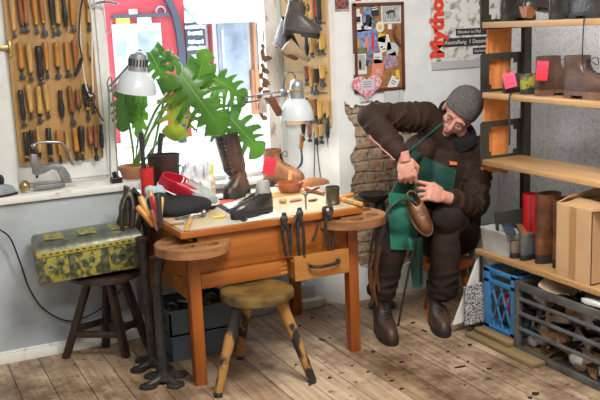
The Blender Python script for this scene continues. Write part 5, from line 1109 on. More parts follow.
card((2.434, 4.180, 1.580), (2.482, 4.180, 1.526), MIXP, 'dark colour snapshot under the striped one on the cork board', tilt=12)
card((2.353, 4.182, 1.515), (2.492, 4.182, 1.387), BLUP, 'blue holiday postcard with figures in the middle left of the cork board', 'postcard', marks=((.05,.0,.5,.25,GRNP),(.45,.1,.58,.7,ORP),(.72,.1,.85,.8,RED_TAG),(.1,.25,.25,.6,WOODH)), cat='postcard')
card((2.365, 4.179, 1.551), (2.456, 4.179, 1.506), PAPER, 'white torn paper above the blue postcard', 'note', tilt=-6, marks=((.3,.2,.5,.7,INK),(.6,.3,.75,.8,GRYP)), cat='note')
eg = thing('egg_sticker', 'round white and yellow fried-egg sticker on the cork board', 'sticker', (2.508, 4.182, 1.525))
b = M(); b.lathe([(0,0),(.026,0),(.026,.0015),(0,.0015)], (0,0,0), RX(90), n=20, sy=1.15); b.done('white_disc', PAPER, eg, local=True)
b = M(); b.lathe([(0,.0015),(.014,.0015),(.012,.003),(0,.004)], (0,0,0), RX(90), n=16); b.done('yellow_centre', YELP, eg, local=True)
card((2.494, 4.181, 1.488), (2.544, 4.181, 1.443), YELP, 'small yellow print under the fried-egg sticker', 'sticker', tilt=10, cat='sticker')
card((2.498, 4.178, 1.477), (2.572, 4.178, 1.393), PAPER, 'white notepaper with black marks in the middle right of the cork board', 'note', tilt=-14, marks=((.5,.8,.72,.95,INK),(.1,.3,.3,.4,INK),(.2,.15,.5,.2,INK)), cat='note')
card((2.549, 4.180, 1.438), (2.624, 4.180, 1.369), mat('pale_green_paper', (.55,.64,.60), .7), 'pale green crumpled note on the right side of the cork board', 'note', tilt=8, marks=((.2,.3,.7,.4,GRYP),), cat='note')
card((2.559, 4.182, 1.539), (2.584, 4.182, 1.511), PAPER, 'tiny white sticker below the animal picture', 'note', cat='note')
b = M(); b.tube(curve([(2.609, 4.180, 1.532),(2.594, 4.178, 1.489),(2.612, 4.178, 1.445),(2.631, 4.178, 1.418)], 4), [.008]*6+[.011]*4+[.009]*3, 8); tag(b.done('dark_pendant', FR), 'dark red-brown pendant hanging at the right edge of the cork board', 'pendant')
card((2.337, 4.183, 1.389), (2.420, 4.183, 1.278), PAPER, 'white bordered photo of a standing dark figure, lower left of the cork board', marks=((.12,.2,.88,.93,mat('grey_beige_print', (.45,.43,.40), .6)),(.42,.25,.58,.62,INK),(.45,.62,.55,.70,INK)))
card((2.416, 4.180, 1.385), (2.457, 4.180, 1.319), MIXP, 'dark small snapshot right of the standing figure photo', tilt=5)
card((2.464, 4.177, 1.388), (2.519, 4.177, 1.331), PAPER, 'white square note above the salmon card', 'note', marks=((.15,.55,.7,.62,INK),(.15,.35,.6,.42,INK)), cat='note')
card((2.452, 4.180, 1.351), (2.526, 4.180, 1.260), ORP, 'salmon red card in the lower middle of the cork board', 'card', tilt=6, marks=((.4,.2,.75,.45,GRYP),), cat='card')
card((2.528, 4.179, 1.379), (2.616, 4.179, 1.304), PUR, 'purple and white printed card at the lower right of the cork board', 'card', tilt=-16, cat='card')
card((2.603, 4.180, 1.288), (2.628, 4.180, 1.238), YELP, 'small yellow tag at the right lower edge of the cork board', 'tag', tilt=-5, cat='tag')
card((2.561, 4.176, 1.253), (2.618, 4.176, 1.183), PAPER, 'white diamond-set note with blue pin, bottom right of the cork board', 'note', tilt=28, marks=((.2,.6,.7,.66,INK),(.2,.4,.6,.46,INK)), cat='note')
ht = thing('paper_heart', 'pink and white dotted paper heart hanging from the lower left of the cork board', 'paper heart', (2.411, 4.170, 1.214))
hp = []
for k in range(40):
    t_ = 2*pi*k/40; hp.append((.0058*16*sin(t_)**3, .0046*(13*cos(t_)-5*cos(2*t_)-2*cos(3*t_)-cos(4*t_))))
b = M(); b.prism(hp, .002, Matrix.Rotation(radians(90),4,'X')); b.done('heart', PNKP, ht, local=True)
b = M(); b.box((.004,-.0035,.006), (.085,.001,.06)); b.done('note_panel', mat('lilac_note', (.66,.62,.74), .7), ht, local=True)
b = M()
for z in (.022,.010,-.004): b.box((0,-.0045,z), (.05,.0005,.003))
b.done('handwriting', INK, ht, local=True)
card((2.376, 4.166, 1.184), (2.450, 4.166, 1.130), mat('clear_pocket', (.66,.70,.74), .3), 'clear plastic pocket with a note hanging below the paper heart', 'note', tilt=-4, marks=((.2,.5,.8,.58,GRYP),), cat='note')
card((2.527, 4.196, 1.183), (2.647, 4.196, 1.052), mat('grey_white_paper', (.62,.66,.68), .7), 'pale grey paper on the wall under the cork board', 'note', marks=((.8,0,.83,1,GRYP),), cat='note')
# framed print cut by the top of the view, left of the cork board, and one above it
fp1 = thing('framed_print', 'small dark colourful print on the wall, upper left of the cork board', 'picture', (2.288, 4.190, 1.627))
b = M(); a_, c_ = V((2.245, 4.190, 1.746)), V((2.325, 4.190, 1.626)); b.span((a_.x,4.19,c_.z),(c_.x,4.198,a_.z)); b.done('sheet', mat('dark_colour_print', (.06,.05,.10), .5, col2=(.45,.12,.05), scale=55, contrast=(.45,.55)), fp1)
b = M(); b.span((a_.x-.003,4.186,c_.z-.006),(c_.x,4.199,c_.z)); b.done('edge_strip', GRYP, fp1)
fp2 = thing('framed_print', 'white edged print with red spot directly above the cork board', 'picture', (2.486, 4.190, 1.663))
b = M(); a_, c_ = V((2.353, 4.190, 1.755)), V((2.624, 4.190, 1.654)); b.span((a_.x,4.19,c_.z),(c_.x,4.198,a_.z)); b.done('sheet', PAPER, fp2)
b = M(); a_, c_ = V((2.364, 4.190, 1.723)), V((2.399, 4.190, 1.665)); b.span((a_.x,4.188,c_.z),(c_.x,4.191,a_.z)); b.done('print', RED_TAG, fp2)
# poster
po = thing('poster', 'black and white engraving poster with red vertical lettering, left of the shoe rack', 'poster', (3.053, 4.190, 1.285))
a_, c_ = V((2.849, 4.192, 1.735)), V((3.304, 4.192, 1.273)); c_.x = min(c_.x, 3.31)
b = M(); b.span((a_.x,4.19,c_.z),(c_.x,4.197,a_.z))
b.done('sheet', mat('engraving_print', (.78,.78,.76), .7, col2=(.16,.16,.16), scale=17, contrast=(.50,.66), detail=14, stretch=(1,1,1.3)), po)
b = M(); b.span((a_.x,4.1885,c_.z),(c_.x,4.1902,c_.z+.045)); b.done('lower_margin', mat('poster_margin', (.52,.54,.57), .7), po)
text_mesh('Mytho', .125, 'red_lettering', mat('red_print', (.80,.06,.03), .6), po, ((2.886, 4.186, 1.339)), (radians(90),radians(-90),0), bold=.0065, align='LEFT')
WHP = mat('white_print', (.75,.75,.74), .7)
for (x0_, z0_, x1_, z1_, tx, sz) in ((456,29,492,34,'Oktober im Mai',.019),(443.5,38.5,492,44.5,'Ausstellung  1 Dezember 1989 -',.019),(473,48,492,53,'Gerhard',.019)):
    p_, q_ = V((3.011, 4.187, 1.495)), V((3.264, 4.187, 1.457))
    if tx.startswith('Aus'): p_, q_ = V((2.925, 4.187, 1.445)), V((3.278, 4.187, 1.396))
    if tx == 'Gerhard': p_, q_ = V((3.129, 4.187, 1.383)), V((3.278, 4.187, 1.347))
    b = M(); b.span((p_.x,4.1875,min(p_.z,q_.z)),(q_.x,4.189,max(p_.z,q_.z))); b.done('caption_strip', INK, po)
    text_mesh(tx, abs(p_.z-q_.z)*.66, 'caption', WHP, po, (p_.x+.008,4.187,(p_.z+q_.z)/2), (radians(90),0,0), align='LEFT')
for (px_, tx) in (((3.207, 4.187, 1.634),'Deut'),((3.207, 4.187, 1.594),'Leih'),((3.207, 4.187, 1.544),'Deu'),((3.207, 4.187, 1.516),'Schl')):
    text_mesh(tx, .036, 'caption', INK, po, px_, (radians(90),0,0), bold=.001)
# boots hanging on the right tool board
shoe('hanging_boot', 'dark ankle boot hanging in front of the right tool board, nearer of the pair', boot_prof(.185,.15,.04,.085,.04,.05), mat('worn_dark_grey_leather', (.055,.05,.05), .35, col2=(.10,.085,.075), scale=16, bump=.2), loc=(1.909, 4.140, 1.512), rot=(0,radians(10),radians(-28)), laces=(4,8), sole=RUB_BLK)
shoe('hanging_boot', 'dark brown boot hanging behind the nearer dark boot by the window', boot_prof(.18,.14,.038,.085,.038,.05), DKBR_LEA, loc=(1.928, 4.300, 1.461), rot=(0,radians(28),radians(-70)), sole=RUB_BR)
lw = thing('shoe_last', 'grey-brown wooden shoe last hanging under the dark ankle boots', 'shoe last', (1.959, 4.200, 1.367))
b = M(); b.loft([ring(z, a, c, w, 20) for z, a, c, w in ((0,0,.15,.03),(.02,0,.15,.032),(.035,.0,.11,.026),(.06,.005,.06,.02),(.075,.01,.05,.015))]); b.done('last', mat('pale_brown_last', (.45,.33,.20), .5, col2=(.28,.19,.11), scale=12), lw, local=True); lw.rotation_euler = (radians(180),radians(50),radians(-30)); lw.location = V((1.963, 4.160, 1.489))
b = M(); b.tube(curve([(1.949, 4.150, 1.660),(1.933, 4.160, 1.701),(1.947, 4.180, 1.781)], 4), .003, 6); tag(b.done('hanging_string', BLACK), 'dark string the ankle boots hang from beside the right tool board', 'string')

# ---------------------------------------------------------------- the seated cobbler
SKIN = mat('skin', (.66,.36,.27), .5, col2=(.58,.25,.19), scale=18, bump=.15, bscale=60)
JACKET = mat('dark_brown_jacket', (.048,.027,.020), .75, spec=.2, col2=(.028,.016,.012), scale=8, bump=.55, bscale=26)
TROUS = mat('dark_brown_trousers', (.040,.027,.021), .85, spec=.2, col2=(.020,.014,.012), scale=7, bump=.6, bscale=22)
APRON = mat('green_apron_cloth', (.010,.075,.058), .7, col2=(.006,.048,.038), scale=6, bump=.4, bscale=18)
KNIT = mat('grey_knit', (.15,.14,.14), .95, col2=(.07,.065,.065), scale=120, bump=.6, bscale=160)
COLLAR = mat('black_scarf', (.012,.012,.014), .9, bump=.8, bscale=40)
J = dict(pelv=(2.701, 3.860, 0.419), belly=(2.689, 3.840, 0.574), chest=(2.688, 3.800, 0.780), neck=(2.718, 3.760, 0.920), rsh=(2.522, 3.780, 1.065), lsh=(2.857, 3.740, 0.866), relb=(2.140, 3.690, 1.103), rwr=(2.214, 3.500, 0.917),
         lelb=(2.666, 3.580, 0.604), lwr=(2.417, 3.460, 0.711), rhip=(2.584, 3.820, 0.466), lhip=(2.792, 3.840, 0.411), rkn=(2.217, 3.560, 0.610), lkn=(2.462, 3.500, 0.599), rank=(2.176, 3.700, 0.170), lank=(2.491, 3.600, 0.141), head=(2.663, 3.690, 1.076))
J = {k: V(v) for k, v in J.items()}
man = thing('person', 'seated person in grey knit cap, dark brown jacket and green apron stitching a shoe', 'person', (2.45,3.75,0))
def chain(b, pts, n=14):
    """tapering limb: list of (point, radius) with round ends"""
    b.tube([p for p, r in pts], [r for p, r in pts], n)
    for p, r in pts: b.ell(p, r, n=n)
HU = V((.19,-.64,.70)).normalized(); HF = V((-.725,-.515,-.44)); HF = (HF-HU*HF.dot(HU)).normalized(); HR = HF.cross(HU)   # up, face, side
HM = Matrix((HR, HF, HU)).transposed()
def hp_(x, y, z): return J['head']+HR*x+HF*y+HU*z
def he(b, x, y, z, r, n=16, rot=None): b.ell(hp_(x,y,z), r, HM @ rot if rot else HM, n)
b = M()
# head
he(b, 0,-.012,.03,(.074,.092,.088),24); he(b, 0,.038,-.03,(.056,.056,.072),20); he(b, 0,.066,-.088,(.030,.028,.024)); he(b, 0,.02,-.065,(.052,.05,.045))
for s in (-1,1):
    he(b, s*.036,.064,-.022,(.024,.026,.02)); he(b, s*.030,.082,.016,(.026,.014,.009)); he(b, s*.075,-.008,-.008,(.011,.021,.031)); he(b, s*.078,-.014,.008,(.010,.016,.018))
b.tube([hp_(0,.088,.012), hp_(0,.104,-.012), hp_(0,.116,-.032)], [.010,.0115,.014], 10); he(b, 0,.114,-.034,(.013,.013,.011)); 
for s in (-1,1): he(b, s*.012,.105,-.036,(.009,.010,.008))
[he(b, q_*.031,.0795,.003,(.0155,.0135,.0075)) for q_ in (-1,1)]; [he(b, q_*.031,.078,-.017,(.0145,.012,.005)) for q_ in (-1,1)]; he(b, 0,.092,-.062,(.023,.012,.006)); he(b, 0,.089,-.072,(.020,.012,.007)); he(b, 0,.084,-.05,(.026,.014,.010))
chain(b, [(hp_(0,-.02,-.05),.052), (J['neck'],.058), (J['chest']+V((0,0,.05)),.07)])
# trunk and limbs (under the clothes)
chain(b, [(J['chest'],.10),(J['belly'],.10),(J['pelv'],.11)])
for s in 'rl':
    chain(b, [(J['chest'],.07),(J[s+'sh'],.05),(J[s+'elb'],.038),(J[s+'elb'].lerp(J[s+'wr'],.4),.036),(J[s+'wr'],.026)])
    chain(b, [(J['pelv'],.09),(J[s+'hip'],.08),(J[s+'kn'],.052),(J[s+'kn'].lerp(J[s+'ank'],.35),.05),(J[s+'ank'],.034)])
# hands: palm, thumb and four curled fingers each
def hand(b, w, D, N, left, curls, spread=.0, thumb=None, sc=1.0):
    D = V(D).normalized(); N = V(N); N = (N-D*N.dot(D)).normalized(); Yt = N.cross(D)*(-1 if left else 1)
    def p(x, y, z): return w+(D*x+Yt*y+N*z)*sc
    R_ = Matrix((D, Yt, N)).transposed()
    b.tube([p(-.03,0,0), p(.015,0,0)], [.027*sc,.027*sc], 12)
    b.ell(p(.048,.0,0), (.050*sc,.039*sc,.0165*sc), R_, 16); b.ell(p(.030,.022,-.008), (.030*sc,.016*sc,.015*sc), R_, 12); b.ell(p(.075,0,.002), (.018*sc,.038*sc,.014*sc), R_, 12)
    for i, (y, l) in enumerate(((.033,.92),(.0112,1.0),(-.0108,.94),(-.031,.76))):
        c = curls[i]; a = 0; q = p(.082,y,.002); pts = [(p(.066,y,.002),.0098*sc),(q,.0100*sc)]
        for seg, da, r in ((.043,c*.8,.0083),(.027,c*1.0,.0076),(.021,c*.7,.0064)):
            a += da; q = q+(D*cos(radians(a))-N*sin(radians(a))+Yt*spread*(y/.03)*.2)*seg*l*sc; pts.append((q, r*sc))
        chain(b, pts, 10)
    tp = thumb or ((.022,.030,-.006),(.052,.050,-.020),(.078,.044,-.034),(.096,.032,-.040))
    chain(b, [(p(*t), r*sc) for t, r in zip(tp, (.0135,.0118,.0105,.0082))], 10)
    return p
pr_ = hand(b, J['rwr'], (.14,-.12,-1), (-.43,-.9,.12), False, (40,52,62,70), sc=1.1)
pl_ = hand(b, J['lwr'], (-.84,.12,.34), (-.30,-.78,.52), True, (40,52,60,66), .9, sc=1.12)
remesh(b, .0037, 2)
body = b.done('body', SKIN, man, smooth=80)
# eyes, brows, glasses
EYEW = mat('eye_white', (.75,.72,.68), .2); IRIS = mat('dark_iris', (.03,.02,.015), .15); BROW = mat('grey_brown_hair', (.10,.075,.06), .9)
for s in (-1,1):
    e = M(); he(e, s*.031,.077,-.006,(.0125,.0125,.0095)); eo = e.done('eye', EYEW, man)
    e = M(); he(e, s*.031,.0885,-.009,(.005,.003,.0045),10); e.done('iris', IRIS, eo)
    e = M(); e.tube(curve([hp_(s*.014,.097,.014), hp_(s*.03,.097,.021), hp_(s*.048,.086,.016)], 4), [.003]*4+[.0036]*4+[.002], 7); e.done('eyebrow', BROW, man)
e = M(); he(e, 0,.1035,-.0665,(.017,.003,.0016),10); e.done('mouth', mat('lip_line', (.22,.05,.045), .5), man)
gl = M()
for s in (-1,1):
    gl.tube([hp_(s*.033+.024*cos(t), .106-abs(s*.033+.024*cos(t))*.12, -.014+.017*sin(t)) for t in [2*pi*k/22 for k in range(22)]], .0014, 6, closed=True)
    gl.tube([hp_(s*.057,.099,-.008), hp_(s*.074,.05,.0), hp_(s*.078,-.005,.004)], .0013, 6)
gl.tube(curve([hp_(-.010,.105,-.010), hp_(0,.110,-.004), hp_(.010,.105,-.010)], 4), .0013, 6)
gl.done('glasses', STEEL, man)
hr = M()
for s in (-1,1): he(hr, s*.070,-.02,.012,(.010,.035,.022))
he(hr, 0,-.088,-.02,(.055,.022,.035)); hr.done('hair', BROW, man) if False else hr.bm.free()
# knit cap
c = M(); bm0 = M()
prof = [(.0865,-.004),(.094,.0),(.0965,.012),(.0955,.028),(.0965,.045),(.094,.070),(.083,.098),(.062,.121),(.034,.136),(.010,.141),(0,.1415)]
R2 = HM @ RX(17)
o = hp_(0,-.014,.012)
cap = M(); n_ = 64; rings = []
for r, z in prof[:-1]:
    rings.append([o+R2 @ V((r*.93*cos(2*pi*k/n_)*(1+.03*(k % 2)), r*1.10*sin(2*pi*k/n_)*(1+.03*(k % 2)), z)) for k in range(n_)])
inner = [[o+R2 @ V((r*.93*cos(2*pi*k/n_), r*1.10*sin(2*pi*k/n_), z)) for k in range(n_)] for r, z in ((.083,.012),)]
cap.loft(inner+rings); cap.done('knit_cap', KNIT, man, smooth=80)
# jacket
j = M()
up = V((0,0,1)); sd = (J['lsh']-J['rsh']).normalized()
for k, (p, w, r) in enumerate(((J['pelv']+V((0,0,-.01)),.075,.135),(J['belly'],.07,.135),(J['chest'],.095,.125),(J['chest'].lerp(J['neck'],.5),.10,.10))):
    for s in (-1,-.33,.33,1): j.ell(p+V((.9,-.2,0))*w*s, r*(1 if abs(s) < .5 else .92), n=14)
for q_, r_q in (((2.502, 3.800, 0.894),.085),((2.464, 3.800, 0.794),.095),((2.455, 3.800, 0.679),.105),((2.818, 3.800, 0.756),.10),((2.817, 3.800, 0.592),.11)): j.ell(q_, r_q, n=14)
for a, c_ in ((J['pelv'],J['belly']),(J['belly'],J['chest'])):
    for s in (-.07,.0,.07): chain(j, [(a+V((.9,-.2,0))*s,.128),(c_+V((.9,-.2,0))*s,.128)])
jt = M(); jt.bm = j.bm.copy(); chain(jt, [(J['chest'].lerp(J['neck'],.6),.085),(J['rsh'],.08)]); chain(jt, [(J['chest'].lerp(J['neck'],.6),.085),(J['lsh'],.08)]); remesh(jt, .012, 3); jtb = BVHTree.FromBMesh(jt.bm); jt.bm.free()
for s in 'rl':
    chain(j, [(J['chest'].lerp(J['neck'],.6),.085),(J[s+'sh'],.082),(J[s+'sh'].lerp(J[s+'elb'],.5),.066),(J[s+'elb'],.060),(J[s+'elb'].lerp(J[s+'wr'],.45),.057),(J[s+'elb'].lerp(J[s+'wr'],.86),.046)], 16)
    d = (J[s+'wr']-J[s+'elb']).normalized(); q = J[s+'elb'].lerp(J[s+'wr'],.88)
    j.tube([q-d*.03, q+d*.012], [.048,.045], 16)
    # creases: raised folds across the sleeve
    for t in (.12,.2,.30,.42,.55,.68):
        q = J[s+'elb'].lerp(J[s+'wr'], t); n2 = d.orthogonal().normalized(); m2 = d.cross(n2)
        tl = rnd.uniform(-.5,.5)
        j.tube([q+(n2*cos(a)+m2*sin(a))*.0545+d*tl*.04*sin(a) for a in [2*pi*k/16 for k in range(16)]], .010, 6, closed=True)
    d2 = (J[s+'elb']-J[s+'sh']).normalized()
    for t in (.15,.3,.45,.6,.75,.88):
        q = J[s+'sh'].lerp(J[s+'elb'], t); n2 = d2.orthogonal().normalized(); m2 = d2.cross(n2); tl = rnd.uniform(-.8,.8); rr2 = .078-.018*t
        j.tube([q+(n2*cos(a)+m2*sin(a))*rr2*.985+d2*tl*.05*sin(a+k) for k, a in enumerate([2*pi*k/16 for k in range(16)])][:16], .0105, 6, closed=True)
chain(j, [(J['chest'].lerp(J['neck'],.55),.10),(J['neck'],.082)])
remesh(j, .0075, 2)
jbvh = BVHTree.FromBMesh(j.bm)
jacket = j.done('jacket', JACKET, man, smooth=80)
sc_ = M()
ax_ = (J['head']-J['neck']).normalized()
for k in range(3):
    n2 = ax_.orthogonal().normalized(); m2 = ax_.cross(n2); q = J['neck']+ax_*(.005+.022*k)
    sc_.tube([q+(n2*cos(a)+m2*sin(a))*(.078-.004*k)+ax_*.012*sin(a*2+k) for a in [2*pi*i/18 for i in range(18)]], .023, 8, closed=True)
chain(sc_, [(hp_(.05,-.07,-.05),.05),(J['neck']+V((.05,0,.02)),.05)])
remesh(sc_, .008, 2); sc_.done('collar', COLLAR, man, smooth=80)
# sleeve piping and small orange logo
d = J['relb']; pp = []
for t in (0,.12,.25,.4,.55,.7,.85):
    q = J['relb'].lerp(J['rwr'], t)+V((-.10,-.06,-.10)); h = jbvh.find_nearest(q); pp.append(h[0]+h[1]*.002)
M().tube(curve(pp, 4), .0045, 6).done('sleeve_piping', mat('dusty_pink_piping', (.50,.22,.18), .6), jacket)
def drape(pts4, nu, nv, bvhs, dirn, off, th, back=.35, fallback=None):
    """cloth hung against the body: a quad of points pushed along dirn until it lies on the clothes"""
    A, B_, C_, D_ = [V(p) for p in pts4]; dirn = V(dirn).normalized(); cache = {}
    def fn(u, v):
        q = A.lerp(B_, u).lerp(D_.lerp(C_, u), v); o_ = q-dirn*back; best = None
        for bv in bvhs:
            h = bv.ray_cast(o_, dirn, 2*back)
            if h[0] is not None and (best is None or h[3] < best): best = h[3]
        if best is None or best > back*1.35: best = back*1.0
        return o_+dirn*(best-off)
    g = [[fn(i/nu, k/nv) for k in range(nv+1)] for i in range(nu+1)]
    for _ in range(3):
        g2 = [[p.copy() for p in r] for r in g]
        for i in range(nu+1):
            for k in range(nv+1):
                nb = [g[x][y] for x, y in ((i-1,k),(i+1,k),(i,k-1),(i,k+1)) if 0 <= x <= nu and 0 <= y <= nv]
                m_ = sum(nb, V((0,0,0)))/len(nb); t = (m_-g[i][k]).dot(dirn)
                g2[i][k] = g[i][k]+dirn*min(0, t)*.8+dirn*max(0,t)*.1
        g = g2
    b = M(); b.sheet(lambda u, v: g[min(nu,round(u*nu))][min(nv,round(v*nv))], nu, nv, th); return b
VD = (.42,.90,-.16)
# trousers
t_ = M()
for s in 'rl':
    K, H_, A_ = J[s+'kn'], J[s+'hip'], J[s+'ank']
    chain(t_, [(J['pelv'],.12),(H_,.105),(H_.lerp(K,.5),.092),(K,.078),(K.lerp(A_,.35),.076),(K.lerp(A_,.86),.070)], 16)
    d = (A_-K).normalized(); q = K.lerp(A_,.86); t_.tube([q-d*.06, q+d*.03], [.070,.074], 16)
    for t in (.62,.70,.78,.85):
        q = K.lerp(A_, t); n2 = d.orthogonal().normalized(); m2 = d.cross(n2)
        t_.tube([q+(n2*cos(a)+m2*sin(a))*.070+d*.018*sin(a*2+t*20) for a in [2*pi*k/16 for k in range(16)]], .010, 6, closed=True)
    d3 = (K-H_).normalized()
    for t in (.25,.45,.62,.8):
        q = H_.lerp(K, t); n2 = d3.orthogonal().normalized(); m2 = d3.cross(n2)
        t_.tube([q+(n2*cos(a)+m2*sin(a))*(.100-.022*t)+d3*.03*sin(a+t*9) for a in [2*pi*k/16 for k in range(16)]], .007, 6, closed=True)
remesh(t_, .008, 2); tbvh = BVHTree.FromBMesh(t_.bm)
t_.done('trousers', TROUS, man, smooth=80)
# apron
ap = drape(((2.330, 3.600, 0.933),(2.602, 3.600, 0.805),(2.576, 3.600, 0.623),(2.188, 3.600, 0.722)), 26, 22, [jtb, tbvh], VD, .014, .003, .45)
ap = ap.done('apron', APRON, man, smooth=80); lab(ap, 'dark green bib apron')
sk = drape(((2.122, 3.500, 0.764),(2.324, 3.500, 0.721),(2.262, 3.500, 0.462),(2.137, 3.500, 0.480)), 20, 30, [tbvh], VD, .014, .003, .4)
sk.done('skirt', mat('green_apron_skirt', (.010,.16,.10), .7, col2=(.008,.10,.07), scale=6, bump=.4, bscale=18), ap, smooth=80)
b = M(); q4 = [V(p) for p in ((2.298, 3.600, 0.496),(2.400, 3.620, 0.488),(2.396, 3.620, 0.237),(2.323, 3.600, 0.234))]
b.sheet(lambda u, v: q4[0].lerp(q4[1],u).lerp(q4[3].lerp(q4[2],u),v)+V((0,.014*sin(u*7+v*2),0)), 12, 14, .003); b.done('hanging_end', APRON, ap, smooth=80)
st_ = []
for k in range(7):
    p = V((2.336, 3.600, 0.927)).lerp(V((2.525, 3.600, 1.053)), k/6); h = jbvh.ray_cast(p-V(VD).normalized()*.4, V(VD).normalized(), 1)
    if h[0] is not None: st_.append(h[0]-V(VD).normalized()*.006)
if len(st_) > 2: M().tube(curve(st_, 3), .007, 6).done('neck_strap', APRON, ap)
lg = drape(((2.565, 3.600, 0.854),(2.608, 3.600, 0.845),(2.608, 3.600, 0.830),(2.565, 3.600, 0.834)), 4, 3, [jbvh], VD, .016, .002, .4); lab(lg.done('logo_patch', mat('orange_thread', (.62,.20,.05), .7), jacket), 'small orange stitched logo')
# boots
BOOT_L = leather('scuffed_work_boot', (.014,.012,.012), .5, (.075,.032,.02), 9)
for nm, heelp, ang, tl in (('r', (2.20,3.76,0), -105, 0), ('l', (2.51,3.71,0), -112, 0)):
    bt = bpy.data.objects.new('work_boot', None); C.objects.link(bt); bt.parent = man
    bt.location = V(heelp)-man.location; bt.rotation_euler = (0,0,radians(ang))
    shoe('', '', boot_prof(.285,.20,.05,.125,.056,.06), BOOT_L, heel=.026, laces=(4,9), parent=bt)
# ---------------- what the person holds (things of their own)
awl = thing('stitching_awl', 'stitching awl with wooden handle held point-down in the right hand', 'awl', pr_(.10,.02,-.04))
a0, a1 = pr_(.060,.012,-.030), pr_(.135,.030,-.040); d = V((.12,-.1,-1)).normalized()
M().tube([a0, a0.lerp(a1,.5), a1], [.009,.010,.006], 10).done('handle', TW['brown'], awl)
M().tube([a1, a1+(a1-a0).normalized()*.055], [.003,.0012], 8).done('blade', STEEL, awl)
hs = shoe('work_shoe', 'brown leather shoe held upside on the lap, being stitched', low_prof(.22,.044,.075), leather('russet_leather', (.20,.075,.03), .3, (.07,.026,.012)), sole=leather('natural_sole_leather', (.42,.24,.12), .5), cat='shoe', heel=.014, loc=(2.252, 3.530, 0.710), rot=(0,0,0))
D = V((.05,-.62,-.60)).normalized(); N = V((-.35,-.55,.70)); N = (N-D*N.dot(D)).normalized(); hs.rotation_euler = Matrix((D, (-N).cross(D), -N)).transposed().to_euler() if False else Matrix((D, N.cross(D), N)).transposed().to_euler()
ks = M().tube(curve([(2.112, 3.460, 0.691),(2.116, 3.420, 0.725),(2.153, 3.410, 0.737),(2.208, 3.410, 0.716),(2.242, 3.430, 0.650),(2.255, 3.470, 0.538),(2.231, 3.500, 0.366),(2.206, 3.520, 0.213),(2.193, 3.550, 0.073)], 6), .006, 7)
tag(ks.done('knee_strap', LEATHER_STRAP), 'black leather strap running over the held shoe down to the boot', 'strap')
fr_ = M()
for k in range(4): fr_.tube(curve([(2.099, 3.600, 0.554),(2.091, 3.620, 0.451),(2.082, 3.630, 0.334),(2.107, 3.640, 0.198)] if k == 0 else [(2.121, 3.600, 0.521),(2.106, 3.600, 0.403),(2.103, 3.620, 0.287),(2.117, 3.620, 0.171)] if k == 1 else [(2.128, 3.585, 0.483),(2.111, 3.600, 0.362),(2.125, 3.610, 0.244)] if k == 2 else [(2.094, 3.630, 0.367),(2.102, 3.620, 0.256),(2.100, 3.640, 0.179)], 5), .007, 7)
remesh(fr_, .004, 1); tag(fr_.done('leather_thong', BR_LEA), 'frayed brown leather cord hanging beside the right trouser leg', 'cord')
# stool under the person
sx, sy, sz = J['pelv'].x-.005, J['pelv'].y+.015, J['pelv'].z-.155
s2 = thing('low_stool', 'low reddish wooden stool the person sits on', 'stool', (sx,sy,0))
M().lathe([(0,sz-.03),(.15,sz-.03),(.16,sz-.02),(.16,sz-.006),(.15,sz),(0,sz)], (sx,sy,0), n=30).done('seat', PINE_Z, s2)
for fx, fy in ((2.585,3.88),(2.48,3.70),(2.80,3.78),(2.74,3.98)):
    M().tube([(fx,fy,0),(fx+(sx-fx)*.3,fy+(sy-fy)*.3,sz-.025)], [.017,.021], 12).done('leg', PINE_Z, s2)
# ---------------- scraps on the floor
fs = [(338,268,.05,.028),(333,272,.02,.01),(322,340,.012,.02),(330,338,.01,.008),(373,352,.012,.016),(461,367,.032,.009),(468,362,.014,.005),(402,362,.012,.006),(330,378,.012,.012),(310,385,.012,.01),(402,389,.014,.006),(413,323,.022,.007),(424,331,.006,.02),(489,369,.014,.008),(470,345,.016,.012),(368,372,.01,.008),(392,381,.012,.006),(352,366,.006,.006),(300,326,.012,.008),(312,318,.014,.009),(536,394,.02,.02),(530,398,.016,.01),(448,352,.01,.005),(386,375,.008,.006),(296,365,.01,.006)]
fl_pts = [(2.566, 4.875, 0.001),(2.495, 4.810, 0.001),(1.870, 3.750, 0.001),(1.917, 3.754, 0.001),(2.003, 3.473, 0.001),(2.246, 3.102, 0.001),(2.309, 3.134, 0.001),(2.052, 3.293, 0.001),(1.679, 3.301, 0.001),(1.568, 3.278, 0.001),(1.887, 3.033, 0.001),(2.390, 3.720, 0.001),(2.371, 3.588, 0.001),(2.338, 3.018, 0.001),(2.447, 3.305, 0.001),(1.858, 3.272, 0.001),(1.896, 3.129, 0.001),(1.831, 3.372, 0.001),(1.868, 3.998, 0.001),(1.979, 4.079, 0.001),(2.335, 2.701, 0.001),(2.288, 2.682, 0.001),(2.304, 3.285, 0.001),(1.909, 3.200, 0.001),(1.615, 3.520, 0.001)]
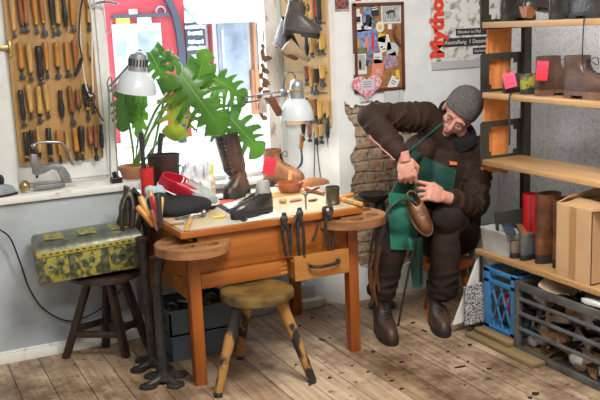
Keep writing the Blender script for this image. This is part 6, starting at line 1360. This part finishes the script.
for k, (f, p) in enumerate(zip(fs, fl_pts)):
    b = M(); w, h = f[2], f[3]
    b.prism([(w*cos(t)*rnd.uniform(.55,1.1), h*sin(t)*rnd.uniform(.55,1.1)) for t in [2*pi*q/8 for q in range(8)]], .004, Matrix.Translation(p) @ RZ(rnd.uniform(-20,40)).to_4x4())
    o_ = b.done('leather_scrap', (BLK_LEA, DKBR_LEA)[k % 2])
    if k == 0: tag(o_, 'largest dark leather scrap on the floor, below the bench drawer', 'scrap')
    elif k == 5: tag(o_, 'black bar-shaped scrap alone on the floor right of the boots', 'scrap')
    else: tag(o_, 'small dark leather scrap lying on the floorboards', 'scrap', 'small scraps on the floor')

# ---------------------------------------------------------------- light and camera
W_ = bpy.data.worlds.new('World'); bpy.context.scene.world = W_; W_.use_nodes = True
W_.node_tree.nodes['Background'].inputs['Color'].default_value = (.80,.90,1,1)
W_.node_tree.nodes['Background'].inputs['Strength'].default_value = 3.2
def area(name, loc, target, sx, sy, e, col=(1,1,1), spread=180):
    l = bpy.data.lights.new(name, 'AREA'); l.shape = 'RECTANGLE'; l.size = sx; l.size_y = sy; l.energy = e; l.color = col; l.spread = radians(spread)
    o = bpy.data.objects.new(name, l); C.objects.link(o); o.location = loc
    o.rotation_euler = (V(target)-V(loc)).to_track_quat('-Z', 'Y').to_euler(); return o
_s = bpy.data.lights.new('daylight_sun', 'SUN'); _s.energy = 6; _s.angle = radians(45); _s.color = (.93,.97,1)
_so = bpy.data.objects.new('daylight_sun', _s); C.objects.link(_so); _so.rotation_euler = V((.40,-1,-.62)).to_track_quat('-Z','Y').to_euler()
area('ceiling_fill', (1.5,1.9,2.62), (1.6,2.0,0), 1.4, .5, 75, (1,.95,.88))  # unseen area lights added under the ceiling to fill the interior
area('ceiling_fill', (.2,.9,2.62), (.8,2.5,.5), .9, .4, 24, (1,.95,.88))
cam = bpy.data.cameras.new('camera'); co = bpy.data.objects.new('camera', cam); C.objects.link(co)
cam.sensor_width = 36; cam.lens = 880*36/600; cam.clip_start = .05
co.matrix_world = Matrix(((0.899054,0.121069,-0.420766,0),(-0.435906,0.157343,-0.886131,0),(-0.041078,0.980095,0.194234,1.55),(0,0,0,1)))
S = bpy.context.scene; S.camera = co
S.view_settings.view_transform = 'Standard'; S.view_settings.look = 'None'; S.view_settings.exposure = .36; S.view_settings.gamma = 1; S.view_settings.use_curve_mapping = False
